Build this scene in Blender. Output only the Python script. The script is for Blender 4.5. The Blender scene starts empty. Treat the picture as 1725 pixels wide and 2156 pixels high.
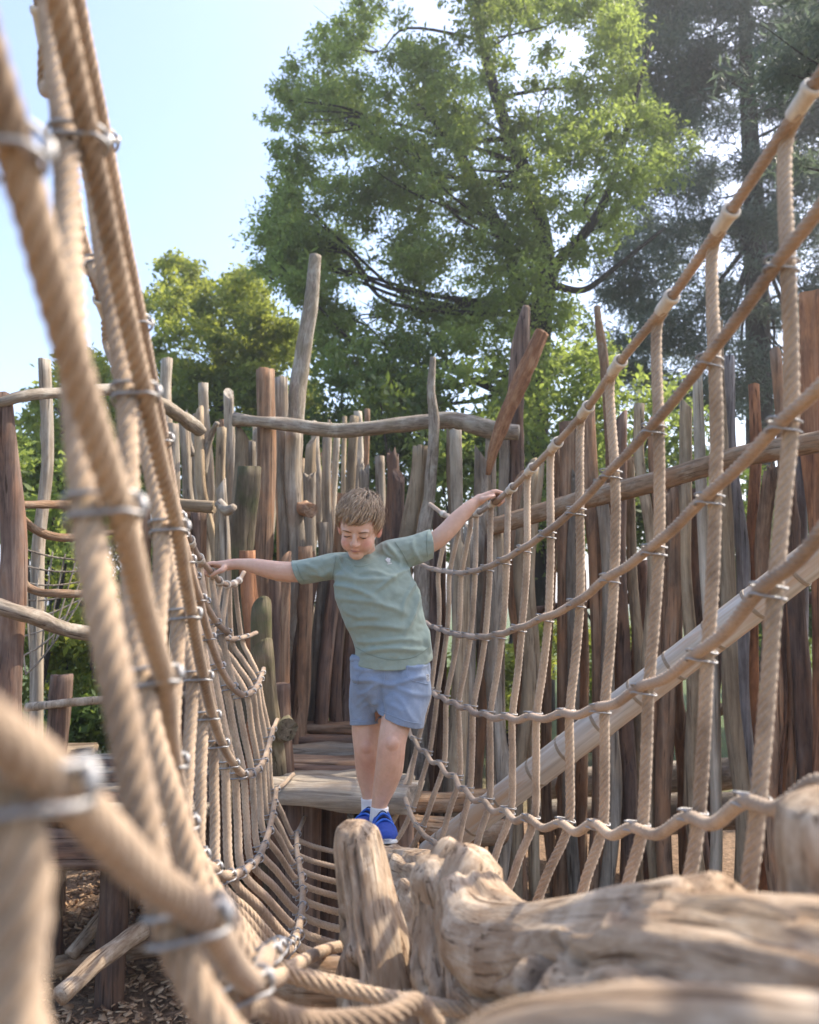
import bpy, bmesh, math, random
import numpy as np
from mathutils import Vector, Matrix, noise as mnoise
from mathutils.bvhtree import BVHTree

random.seed(7)
rng = np.random.default_rng(7)
R = math.radians
scene = bpy.context.scene
COL = scene.collection

# ------------------------------------------------------------------ camera
CAM_Z = 2.0
PITCH = math.atan(186.0 / 1684.6)
F = 1684.6                       # focal length in the units of a 1725 x 2156 picture
cam_data = bpy.data.cameras.new('camera')
cam_data.sensor_fit = 'VERTICAL'
cam_data.sensor_height = 24.0
cam_data.lens = 24.0 * F / 2156.0
cam_data.clip_start = 0.02
cam_data.clip_end = 3000.0
cam_data.dof.use_dof = True
cam_data.dof.focus_distance = 3.0
cam_data.dof.aperture_fstop = 2.1
cam = bpy.data.objects.new('camera', cam_data)
cam.location = (0, 0, CAM_Z)
cam.rotation_euler = (math.pi / 2 + PITCH, 0, 0)
COL.objects.link(cam)
scene.camera = cam

# ------------------------------------------------------------------ sky, sun, exposure
SUN_AZ, SUN_EL = R(62.0), R(50.0)        # azimuth measured from straight ahead towards the right
world = bpy.data.worlds.new('World')
scene.world = world
world.use_nodes = True
wn = world.node_tree
bg = wn.nodes['Background']
sky = wn.nodes.new('ShaderNodeTexSky')
sky.sky_type = 'NISHITA'
sky.sun_disc = False
sky.sun_elevation = SUN_EL
sky.sun_rotation = SUN_AZ
sky.air_density = 1.0
sky.dust_density = 2.4
sky.ozone_density = 3.0
tint = wn.nodes.new('ShaderNodeMix'); tint.data_type = 'RGBA'; tint.blend_type = 'MULTIPLY'
tint.inputs[0].default_value = 1.0; tint.inputs[7].default_value = (1.05, 0.975, 0.93, 1)      # shifts the sky colour slightly warmer
wn.links.new(sky.outputs[0], tint.inputs[6])
wn.links.new(tint.outputs[2], bg.inputs[0])
bg.inputs[1].default_value = 0.14

sun_data = bpy.data.lights.new('sun', 'SUN')
sun_data.energy = 2.5
sun_data.angle = R(0.6)
sun_data.color = (1.0, 0.9, 0.76)
sun = bpy.data.objects.new('sun', sun_data)
to_sun = Vector((math.sin(SUN_AZ) * math.cos(SUN_EL), math.cos(SUN_AZ) * math.cos(SUN_EL), math.sin(SUN_EL)))
sun.rotation_euler = to_sun.to_track_quat('Z', 'Y').to_euler()
sun.location = (6, 6, 12)
COL.objects.link(sun)

scene.view_settings.view_transform = 'Standard'
scene.view_settings.look = 'None'
scene.view_settings.exposure = 1.68
scene.view_settings.gamma = 1.0
scene.cycles.max_bounces = 8
scene.cycles.diffuse_bounces = 4
scene.cycles.transmission_bounces = 4
scene.cycles.caustics_reflective = False
scene.cycles.caustics_refractive = False

# ------------------------------------------------------------------ helpers
def P(u, v, d):
    """the point d metres ahead of the camera that is seen at (u, v) of the 1725 x 2156 picture"""
    xr = (u - 862.5) / F
    yr = (1078.0 - v) / F
    c, s = math.cos(PITCH), math.sin(PITCH)
    t = d / (c - yr * s)
    return np.array([xr * t, d, CAM_Z + (s + yr * c) * t])

def px(n, d):
    """size in metres of n pixels at distance d"""
    return n * d / F

WORLD = {}

def link(o, parent=None, mat_world=None):
    COL.objects.link(o)
    mw = mat_world if mat_world is not None else Matrix.Identity(4)
    WORLD[o.name] = mw.copy()
    if parent is not None:
        o.parent = parent
        o.matrix_parent_inverse = WORLD[parent.name].inverted()
    o.matrix_basis = mw
    return o

def empty(name, loc, label, cat, group=None):
    o = bpy.data.objects.new(name, None)
    o.empty_display_size = 0.1
    link(o, None, Matrix.Translation(Vector(tuple(float(c) for c in loc))))
    tag(o, label, cat, group)
    return o

def tag(o, label=None, cat=None, group=None, kind=None):
    if label: o['label'] = label
    if cat: o['category'] = cat
    if group: o['group'] = group
    if kind: o['kind'] = kind
    return o

def mesh_from(verts, faces, name='mesh', smooth=True):
    me = bpy.data.meshes.new(name)
    verts = np.asarray(verts, dtype=np.float32)
    if isinstance(faces, np.ndarray):
        nf, k = faces.shape
        me.vertices.add(len(verts)); me.vertices.foreach_set('co', verts.ravel())
        me.loops.add(nf * k); me.loops.foreach_set('vertex_index', faces.astype(np.int32).ravel())
        me.polygons.add(nf)
        me.polygons.foreach_set('loop_start', np.arange(0, nf * k, k, dtype=np.int32))
        me.update(calc_edges=True)
    else:
        me.from_pydata([tuple(map(float, v)) for v in verts], [], [tuple(int(i) for i in f) for f in faces])
        me.update()
    if smooth:
        me.polygons.foreach_set('use_smooth', np.ones(len(me.polygons), dtype=bool))
    return me

def obj(name, me, mat=None, parent=None, mw=None):
    o = bpy.data.objects.new(name, me)
    if mat is not None and len(me.materials) == 0:
        me.materials.append(mat)
    return link(o, parent, mw)

def catmull(pts, per=8):
    """dense Catmull-Rom curve through the points (all columns are interpolated)"""
    p = np.asarray(pts, float)
    if len(p) == 2:
        t = np.linspace(0, 1, per + 1)[:, None]
        return p[0] * (1 - t) + p[1] * t
    q = np.vstack([2 * p[0] - p[1], p, 2 * p[-1] - p[-2]])
    out = []
    t = np.linspace(0, 1, per, endpoint=False)[:, None]
    for i in range(1, len(q) - 2):
        a, b, c, d = q[i - 1], q[i], q[i + 1], q[i + 2]
        out.append(0.5 * (2 * b + (c - a) * t + (2 * a - 5 * b + 4 * c - d) * t ** 2 + (3 * b - a - 3 * c + d) * t ** 3))
    out.append(p[-1][None])
    return np.vstack(out)

def resample(path, step):
    p = np.asarray(path, float)
    seg = np.linalg.norm(np.diff(p[:, :3], axis=0), axis=1)
    s = np.concatenate([[0], np.cumsum(seg)])
    n = max(2, int(round(s[-1] / step)) + 1)
    si = np.linspace(0, s[-1], n)
    return np.stack([np.interp(si, s, p[:, k]) for k in range(p.shape[1])], axis=1), si

def frames(path, ref=None):
    """parallel transported frames"""
    p = path[:, :3]
    t = np.gradient(p, axis=0)
    t /= np.maximum(np.linalg.norm(t, axis=1, keepdims=True), 1e-9)
    n = np.zeros_like(t)
    if ref is None:
        ref = np.array([0, 0, 1.0]) if abs(t[0][2]) < 0.9 else np.array([1.0, 0, 0])
    ref = np.asarray(ref, float)
    v = ref - t[0] * np.dot(ref, t[0]); v /= np.linalg.norm(v)
    n[0] = v
    for i in range(1, len(t)):
        v = v - t[i] * np.dot(v, t[i])
        l = math.sqrt(v[0] * v[0] + v[1] * v[1] + v[2] * v[2])
        v = v / max(l, 1e-9)
        n[i] = v
    b = np.cross(t, n)
    return t, n, b

def grid_faces(nr, ns):
    i = np.arange(nr - 1)[:, None]; j = np.arange(ns)[None, :]
    a = i * ns + j; b = i * ns + (j + 1) % ns
    return np.stack([a, b, b + ns, a + ns], axis=-1).reshape(-1, 4)

def tube(pts, radii, seg=12, per=6, aspect=1.0, ref=None, round_ends=True):
    """closed tapered tube as (verts, faces); radii may be (n,) or (n,2) for flattened sections"""
    pts = np.asarray(pts, float)
    rad = np.asarray(radii, float)
    if rad.ndim == 1: rad = np.stack([rad, rad * aspect], axis=1)
    c = catmull(np.hstack([pts, rad]), per)
    t, n, b = frames(c, ref)
    pos = c[:, :3]; r = np.maximum(c[:, 3:5], 1e-4)
    if round_ends:
        k = [0.35, 0.75, 0.94]
        m0 = r[0].mean(); m1 = r[-1].mean()
        f0 = [pos[0] - t[0] * m0 * 0.9 * math.sqrt(1 - q * q) for q in k]
        f1 = [pos[-1] + t[-1] * m1 * 0.9 * math.sqrt(1 - q * q) for q in k[::-1]]
        pos = np.vstack([f0, pos, f1])
        r = np.vstack([[r[0] * q for q in k], r, [r[-1] * q for q in k[::-1]]])
        n = np.vstack([[n[0]] * 3, n, [n[-1]] * 3]); b = np.vstack([[b[0]] * 3, b, [b[-1]] * 3])
    a = np.linspace(0, 2 * math.pi, seg, endpoint=False)
    v = pos[:, None] + n[:, None] * (np.cos(a)[None, :, None] * r[:, 0][:, None, None]) + b[:, None] * (np.sin(a)[None, :, None] * r[:, 1][:, None, None])
    nr = len(pos)
    v = v.reshape(-1, 3)
    f = [tuple(x) for x in grid_faces(nr, seg)]
    f.append(tuple(range(seg - 1, -1, -1)))
    f.append(tuple(range((nr - 1) * seg, nr * seg)))
    return v, f

def ellipsoid(c, r, M=None, nu=20, nv=14):
    vs = [np.array([0, 0, 1.0])]
    for i in range(1, nv):
        th = math.pi * i / nv
        for j in range(nu):
            ph = 2 * math.pi * j / nu
            vs.append(np.array([math.sin(th) * math.cos(ph), math.sin(th) * math.sin(ph), math.cos(th)]))
    vs.append(np.array([0, 0, -1.0]))
    f = []
    for j in range(nu):
        f.append((0, 1 + j, 1 + (j + 1) % nu))
        b = 1 + (nv - 2) * nu
        f.append((b + j, len(vs) - 1, b + (j + 1) % nu))
    for i in range(nv - 2):
        for j in range(nu):
            a = 1 + i * nu + j; b = 1 + i * nu + (j + 1) % nu
            f.append((a, a + nu, b + nu, b))
    v = np.array(vs) * np.asarray(r, float)
    if M is not None: v = v @ np.asarray(M, float).T
    return v + np.asarray(c, float), f

class MB:
    """collects shapes of ONE part"""
    def __init__(self): self.v = []; self.f = []; self.n = 0
    def add(self, vf):
        v, f = vf
        self.v.append(np.asarray(v, float))
        self.f += [tuple(int(i) + self.n for i in q) for q in f]
        self.n += len(v)
        return self
    def mesh(self, name='mesh', smooth=True):
        return mesh_from(np.vstack(self.v), self.f, name, smooth)

def box(c, s, M=None):
    v = np.array([[x, y, z] for x in (-.5, .5) for y in (-.5, .5) for z in (-.5, .5)], float) * np.asarray(s, float)
    if M is not None: v = v @ np.asarray(M, float).T
    f = [(0, 1, 3, 2), (4, 6, 7, 5), (0, 4, 5, 1), (2, 3, 7, 6), (0, 2, 6, 4), (1, 5, 7, 3)]
    return v + np.asarray(c, float), f

def remeshed(me, voxel, smooth_iter=4, factor=0.5):
    """one continuous skin over overlapping closed shapes"""
    o = bpy.data.objects.new('tmp', me)
    COL.objects.link(o)
    m = o.modifiers.new('r', 'REMESH'); m.mode = 'VOXEL'; m.voxel_size = voxel; m.use_smooth_shade = True
    if smooth_iter:
        s = o.modifiers.new('s', 'SMOOTH'); s.iterations = smooth_iter; s.factor = factor
    dg = bpy.context.evaluated_depsgraph_get()
    ev = o.evaluated_get(dg)
    out = bpy.data.meshes.new_from_object(ev, depsgraph=dg)
    bpy.data.objects.remove(o)
    out.polygons.foreach_set('use_smooth', np.ones(len(out.polygons), dtype=bool))
    return out

def get_co(me):
    a = np.empty(len(me.vertices) * 3, dtype=np.float32); me.vertices.foreach_get('co', a); return a.reshape(-1, 3).astype(float)
def get_no(me):
    a = np.empty(len(me.vertices) * 3, dtype=np.float32); me.vertices.foreach_get('normal', a); return a.reshape(-1, 3).astype(float)
def set_co(me, co):
    me.vertices.foreach_set('co', np.asarray(co, dtype=np.float32).ravel()); me.update()

def attr_float(me, name, vals):
    a = me.attributes.new(name, 'FLOAT', 'POINT'); a.data.foreach_set('value', np.asarray(vals, dtype=np.float32)); return a
def attr_color(me, name, cols):
    a = me.attributes.new(name, 'FLOAT_COLOR', 'POINT')
    c = np.ones((len(cols), 4), dtype=np.float32); c[:, :3] = cols
    a.data.foreach_set('color', c.ravel()); return a

def snoise(x, y, z, seed=0, n=4):
    """cheap smooth pseudo noise, vectorised"""
    g = np.random.default_rng(seed)
    o = np.zeros(np.broadcast(x, y, z).shape)
    for i in range(n * 2):
        k = g.normal(size=3); ph = g.uniform(0, 6.28)
        o = o + np.sin(k[0] * x + k[1] * y + k[2] * z + ph)
    return o / (n * 2) ** 0.5

def fbm(co, scale, octaves=4, seed=0):
    o = np.zeros(len(co)); a = 1.0
    off = Vector((seed * 3.17, seed * 1.91, seed * 5.3))
    for i in range(octaves):
        s = scale * 2 ** i
        o += a * np.array([mnoise.noise(Vector((c[0] * s, c[1] * s, c[2] * s)) + off) for c in co])
        a *= 0.5
    return o

# ------------------------------------------------------------------ materials
def new_mat(name):
    m = bpy.data.materials.new(name); m.use_nodes = True
    nt = m.node_tree
    return m, nt, nt.nodes, nt.links, nt.nodes['Principled BSDF']

def ramp(nodes, stops):
    r = nodes.new('ShaderNodeValToRGB')
    e = r.color_ramp.elements
    e[0].position, e[0].color = stops[0][0], (*stops[0][1], 1)
    e[1].position, e[1].color = stops[-1][0], (*stops[-1][1], 1)
    for pos, c in stops[1:-1]:
        x = e.new(pos); x.color = (*c, 1)
    return r

def noise_node(nodes, links, vec, scale, detail=4, rough=0.6, dist=0.0):
    n = nodes.new('ShaderNodeTexNoise')
    n.inputs['Scale'].default_value = scale; n.inputs['Detail'].default_value = detail
    n.inputs['Roughness'].default_value = rough; n.inputs['Distortion'].default_value = dist
    if vec is not None: links.new(vec, n.inputs['Vector'])
    return n

def mapping(nodes, links, vec, scale=(1, 1, 1), loc=(0, 0, 0), rot=(0, 0, 0)):
    m = nodes.new('ShaderNodeMapping')
    m.inputs['Scale'].default_value = scale; m.inputs['Location'].default_value = loc; m.inputs['Rotation'].default_value = rot
    links.new(vec, m.inputs['Vector'])
    return m.outputs[0]

def mix_color(nodes, links, fac, a, b, mode='MIX'):
    m = nodes.new('ShaderNodeMix'); m.data_type = 'RGBA'; m.blend_type = mode
    for s, x in ((m.inputs[0], fac), (m.inputs[6], a), (m.inputs[7], b)):
        if hasattr(x, 'is_output') or isinstance(x, bpy.types.NodeSocket): links.new(x, s)
        elif isinstance(x, (int, float)): s.default_value = x
        else: s.default_value = (*x, 1)
    return m.outputs[2]

def bump(nodes, links, height, strength, dist, normal=None):
    b = nodes.new('ShaderNodeBump'); b.inputs['Strength'].default_value = strength; b.inputs['Distance'].default_value = dist
    links.new(height, b.inputs['Height'])
    if normal is not None: links.new(normal, b.inputs['Normal'])
    return b.outputs[0]

def wood_mat(name, dark, mid, light, patch, patch_amt=0.45, grain=(26, 26, 1.6), rough=0.85, bump_d=0.006, moss=None):
    """weathered timber, grain along local z, tone varies with each piece"""
    m, nt, N, L, bs = new_mat(name)
    tc = N.new('ShaderNodeTexCoord'); oi = N.new('ShaderNodeObjectInfo')
    add = N.new('ShaderNodeVectorMath'); add.operation = 'ADD'
    L.new(tc.outputs['Object'], add.inputs[0])
    sc = N.new('ShaderNodeVectorMath'); sc.operation = 'SCALE'; sc.inputs[0].default_value = (13.1, 7.7, 31.3)
    L.new(oi.outputs['Random'], sc.inputs['Scale']); L.new(sc.outputs[0], add.inputs[1])
    v = add.outputs[0]
    g = noise_node(N, L, mapping(N, L, v, grain), 1.0, 6, 0.65, 0.6)
    r = ramp(N, [(0.28, dark), (0.5, mid), (0.72, light)])
    L.new(g.outputs[0], r.inputs[0])
    p = noise_node(N, L, mapping(N, L, v, (11, 11, 2.6)), 1.0, 5, 0.65, 0.4)
    pr = ramp(N, [(0.47, (0, 0, 0)), (0.62, (1, 1, 1))])
    L.new(p.outputs[0], pr.inputs[0])
    pm = N.new('ShaderNodeMath'); pm.operation = 'MULTIPLY'; pm.inputs[1].default_value = min(1.0, patch_amt + .3)
    L.new(pr.outputs[0], pm.inputs[0])
    c = mix_color(N, L, pm.outputs[0], r.outputs[0], patch)
    if moss is not None:
        q = noise_node(N, L, v, 3.0, 5, 0.7)
        qr = ramp(N, [(0.46, (0, 0, 0)), (0.6, (0.8, 0.8, 0.8))])
        L.new(q.outputs[0], qr.inputs[0])
        c = mix_color(N, L, qr.outputs[0], c, moss)
    mr = N.new('ShaderNodeMapRange'); mr.inputs[3].default_value = 0.72; mr.inputs[4].default_value = 1.3
    L.new(oi.outputs['Random'], mr.inputs[0])
    hs = N.new('ShaderNodeHueSaturation'); L.new(mr.outputs[0], hs.inputs['Value']); L.new(c, hs.inputs['Color'])
    wv = noise_node(N, L, mapping(N, L, v, (4, 4, 1.7), (3, 1, 7)), 1.0, 5, 0.7)                # weathered and sheltered stretches
    wr = ramp(N, [(0.3, (0.55, 0.52, 0.5)), (0.5, (1, 1, 1)), (0.7, (1.35, 1.33, 1.28))]); L.new(wv.outputs[0], wr.inputs[0])
    hs_out = mix_color(N, L, 1.0, hs.outputs[0], wr.outputs[0], 'MULTIPLY')
    # fine dark checks along the grain
    ck = noise_node(N, L, mapping(N, L, v, (60, 60, 1.1)), 1.0, 3, 0.5, 0.3)
    cr = ramp(N, [(0.30, (0.35, 0.32, 0.3)), (0.40, (1, 1, 1))])
    L.new(ck.outputs[0], cr.inputs[0])
    c2 = mix_color(N, L, 1.0, hs_out, cr.outputs[0], 'MULTIPLY')
    L.new(c2, bs.inputs['Base Color'])
    bs.inputs['Roughness'].default_value = rough
    bs.inputs['Specular IOR Level'].default_value = 0.25
    b1 = bump(N, L, g.outputs[0], 0.9, bump_d)
    b2 = bump(N, L, cr.outputs[0], 0.6, bump_d * 0.8, b1)
    L.new(b2, bs.inputs['Normal'])
    return m

def rope_mat(name, c_dark, c_light, fuzz=0.5):
    m, nt, N, L, bs = new_mat(name)
    tc = N.new('ShaderNodeTexCoord')
    at = N.new('ShaderNodeAttribute'); at.attribute_name = 'lay'
    fine = noise_node(N, L, mapping(N, L, tc.outputs['Object'], (420, 420, 120)), 1.0, 3, 0.6)
    big = noise_node(N, L, tc.outputs['Object'], 7.0, 4, 0.6)
    r = ramp(N, [(0.3, c_dark), (0.7, c_light)])
    ad = N.new('ShaderNodeMath'); ad.operation = 'MULTIPLY_ADD'; ad.inputs[1].default_value = 0.55
    L.new(fine.outputs[0], ad.inputs[0])
    b5 = N.new('ShaderNodeMath'); b5.operation = 'MULTIPLY'; b5.inputs[1].default_value = 0.45
    L.new(big.outputs[0], b5.inputs[0]); L.new(b5.outputs[0], ad.inputs[2])
    L.new(ad.outputs[0], r.inputs[0])
    gr = noise_node(N, L, tc.outputs['Object'], 3.2, 6, 0.7)
    grr = ramp(N, [(0.38, (0.62, 0.60, 0.58)), (0.52, (1, 1, 1)), (0.7, (1.12, 1.10, 1.06))]); L.new(gr.outputs[0], grr.inputs[0])
    L.new(mix_color(N, L, 1.0, r.outputs[0], grr.outputs[0], 'MULTIPLY'), bs.inputs['Base Color'])
    bs.inputs['Roughness'].default_value = 0.9
    bs.inputs['Specular IOR Level'].default_value = 0.2
    bs.inputs['Sheen Weight'].default_value = 0.25
    bs.inputs['Sheen Roughness'].default_value = 0.6
    # yarn lines: run along the strands
    w = N.new('ShaderNodeMath'); w.operation = 'SINE'
    L.new(at.outputs['Fac'], w.inputs[0])
    b1 = bump(N, L, w.outputs[0], 0.35, 0.0008)
    b2 = bump(N, L, fine.outputs[0], fuzz, 0.0012, b1)
    L.new(b2, bs.inputs['Normal'])
    return m

def plain_mat(name, col, rough=0.6, metal=0.0, var=0.0, scale=20.0, bump_s=0.0, bump_d=0.002, spec=0.5):
    m, nt, N, L, bs = new_mat(name)
    bs.inputs['Roughness'].default_value = rough; bs.inputs['Metallic'].default_value = metal
    bs.inputs['Specular IOR Level'].default_value = spec
    tc = N.new('ShaderNodeTexCoord')
    n = noise_node(N, L, tc.outputs['Object'], scale, 5, 0.6)
    lo = tuple(c * (1 - var) for c in col); hi = tuple(min(1, c * (1 + var)) for c in col)
    r = ramp(N, [(0.3, lo), (0.7, hi)])
    L.new(n.outputs[0], r.inputs[0]); L.new(r.outputs[0], bs.inputs['Base Color'])
    if bump_s: L.new(bump(N, L, n.outputs[0], bump_s, bump_d), bs.inputs['Normal'])
    return m

def leaf_mat(name, dark, light, trans, tw=0.45):
    m, nt, N, L, bs = new_mat(name)
    at = N.new('ShaderNodeAttribute'); at.attribute_name = 'tone'
    r = ramp(N, [(0.0, dark), (1.0, light)])
    L.new(at.outputs['Fac'], r.inputs[0])
    L.new(r.outputs[0], bs.inputs['Base Color'])
    bs.inputs['Roughness'].default_value = 0.55
    bs.inputs['Specular IOR Level'].default_value = 0.3
    tr = N.new('ShaderNodeBsdfTranslucent')
    tcol = mix_color(N, L, at.outputs['Fac'], tuple(c * 0.6 for c in trans), trans)
    L.new(tcol, tr.inputs['Color'])
    mx = N.new('ShaderNodeMixShader'); mx.inputs[0].default_value = tw
    L.new(bs.outputs[0], mx.inputs[1]); L.new(tr.outputs[0], mx.inputs[2])
    L.new(mx.outputs[0], N['Material Output'].inputs['Surface'])
    return m

M = {}
M['rope'] = rope_mat('hemp_rope', (0.29, 0.195, 0.12), (0.60, 0.45, 0.31))
M['rope_brown'] = rope_mat('brown_rope', (0.27, 0.18, 0.118), (0.54, 0.395, 0.275))
M['steel'] = plain_mat('galvanised_steel', (0.36, 0.355, 0.35), 0.55, 0.75, 0.15, 60)
M['collar'] = plain_mat('pale_collar', (0.62, 0.55, 0.45), 0.6, 0.0, 0.12, 60)
M['brown'] = wood_mat('brown_timber', (0.085, 0.050, 0.032), (0.24, 0.15, 0.095), (0.42, 0.29, 0.19), (0.36, 0.19, 0.10))
M['grey'] = wood_mat('grey_timber', (0.12, 0.10, 0.08), (0.30, 0.255, 0.20), (0.50, 0.44, 0.36), (0.27, 0.20, 0.135), 0.4)
M['tan'] = wood_mat('tan_timber', (0.15, 0.105, 0.065), (0.33, 0.245, 0.155), (0.52, 0.41, 0.28), (0.36, 0.29, 0.2))
M['dark'] = wood_mat('dark_timber', (0.045, 0.03, 0.025), (0.135, 0.09, 0.07), (0.25, 0.18, 0.135), (0.21, 0.115, 0.07))
M['red'] = wood_mat('red_timber', (0.09, 0.04, 0.022), (0.23, 0.105, 0.055), (0.36, 0.19, 0.11), (0.42, 0.19, 0.085), 0.5)
M['pale'] = wood_mat('pale_timber', (0.28, 0.23, 0.17), (0.46, 0.39, 0.3), (0.62, 0.55, 0.45), (0.4, 0.33, 0.25), 0.3)
M['moss'] = wood_mat('mossy_timber', (0.07, 0.055, 0.035), (0.17, 0.135, 0.09), (0.30, 0.25, 0.17), (0.16, 0.12, 0.07), 0.3, moss=(0.12, 0.125, 0.055))
M['bluegrey'] = wood_mat('blue_grey_timber', (0.10, 0.09, 0.085), (0.25, 0.23, 0.225), (0.42, 0.39, 0.37), (0.2, 0.165, 0.14), 0.3)
# ------------------------------------------------------------------ shapes for timber
def vnoise(x, y, z, seed=0):
    """vectorised lattice noise in -1..1"""
    x, y, z = np.broadcast_arrays(np.asarray(x, float), np.asarray(y, float), np.asarray(z, float))
    xi, yi, zi = np.floor(x).astype(np.int64), np.floor(y).astype(np.int64), np.floor(z).astype(np.int64)
    fx, fy, fz = x - xi, y - yi, z - zi
    fx = fx * fx * (3 - 2 * fx); fy = fy * fy * (3 - 2 * fy); fz = fz * fz * (3 - 2 * fz)
    def h(a, b, c):
        n = (a * 73856093) ^ (b * 19349663) ^ (c * 83492791) ^ (seed * 2654435761)
        n = (n ^ (n >> 13)) * 1274126177 & 0x7fffffff
        n = (n ^ (n >> 16)) & 0xffff
        return n / 32767.5 - 1.0
    def lerp(a, b, t): return a + (b - a) * t
    return lerp(lerp(lerp(h(xi, yi, zi), h(xi + 1, yi, zi), fx), lerp(h(xi, yi + 1, zi), h(xi + 1, yi + 1, zi), fx), fy),
                lerp(lerp(h(xi, yi, zi + 1), h(xi + 1, yi, zi + 1), fx), lerp(h(xi, yi + 1, zi + 1), h(xi + 1, yi + 1, zi + 1), fx), fy), fz)

def align_z(p0, p1, twist=0.0):
    z = Vector(tuple(p1)) - Vector(tuple(p0))
    q = z.to_track_quat('Z', 'Y')
    return Matrix.Translation(Vector(tuple(float(c) for c in p0))) @ q.to_matrix().to_4x4() @ Matrix.Rotation(twist, 4, 'Z')

def pole_mesh(L, r0, r1, seed, bend=0.0, seg=16, rings=44, top='flat', rough=0.10, flat=0.0, kink=0.0):
    """a hewn, slightly crooked pole along local z with an uneven top"""
    g = np.random.default_rng(seed)
    s = np.linspace(0, 1, rings)
    a = np.linspace(0, 2 * math.pi, seg, endpoint=False)
    S, A = np.meshgrid(s, a, indexing='ij')
    r = r0 + (r1 - r0) * S
    ca, sa = np.cos(A), np.sin(A)
    r = r * (1 + rough * vnoise(ca * 1.6 + 9, sa * 1.6, S * L * 2.6, seed) + rough * 0.8 * vnoise(ca * 4.2, sa * 4.2 + 5, S * L * 1.1, seed + 1))
    for k in range(2):                                    # bark ridges and splits along the grain
        t0 = g.uniform(0, 6.28); dth = np.angle(np.exp(1j * (A - t0 - 0.3 * np.sin(S * 4 + k))))
        r = r * (1 - 0.16 * np.exp(-(dth / 0.22) ** 2))
    for k in range(4):                                    # knots and cut twigs
        t0, s0 = g.uniform(0, 6.28), g.uniform(0.2, 0.97); dth = np.angle(np.exp(1j * (A - t0)))
        q = np.exp(-(dth / 0.4) ** 2 - ((S - s0) * L / max(r0 * 0.9, .03)) ** 2)
        r = r * (1 + g.uniform(.12, .38) * q)
    fl = g.uniform(0.0, 6.28)
    if flat: r = r * (1 - flat * np.abs(np.cos(A - fl)))
    kx = bend * np.sin(S * math.pi) + kink * vnoise(S * L * 1.3, 3.3, 1.1, seed + 5)
    ky = kink * vnoise(S * L * 1.3, 8.3, 4.1, seed + 6)
    x = r * ca + kx; y = r * sa + ky; z = S * L
    if top == 'slant': z[-1] += (ca[-1] * math.cos(fl) + sa[-1] * math.sin(fl)) * r1 * 1.3
    elif top == 'broken':
        z[-1] += g.normal(0, r1 * 1.1, seg); z[-2] += g.normal(0, r1 * 0.25, seg)
    elif top == 'point':
        x[-1] = x[-1].mean() + (x[-1] - x[-1].mean()) * 0.12; y[-1] = y[-1].mean() + (y[-1] - y[-1].mean()) * 0.12
        z[-2] -= r1 * 1.5
    else: z[-1] += g.normal(0, r1 * 0.06, seg)
    v = np.stack([x, y, z], -1).reshape(-1, 3)
    n = len(v)
    f = [tuple(q) for q in grid_faces(rings, seg)]
    top_c = v[-seg:].mean(0); bot_c = v[:seg].mean(0)
    v = np.vstack([v, bot_c, top_c])
    for j in range(seg):
        f.append((n, (j + 1) % seg, j)); b = (rings - 1) * seg
        f.append((n + 1, b + j, b + (j + 1) % seg))
    me = mesh_from(v, f, 'pole')
    sm = np.ones(len(me.polygons), dtype=bool); sm[-2 * seg:] = False
    me.polygons.foreach_set('use_smooth', sm)
    return me

_seed = [100]
def pole(name, root, p0, p1, r0, r1, mat, **kw):
    _seed[0] += 1
    L = float(np.linalg.norm(np.asarray(p1, float) - np.asarray(p0, float)))
    me = pole_mesh(L, r0, r1, _seed[0], **kw)
    return obj(name, me, M[mat], root, align_z(p0, p1, random.uniform(0, 6.28)))

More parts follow.
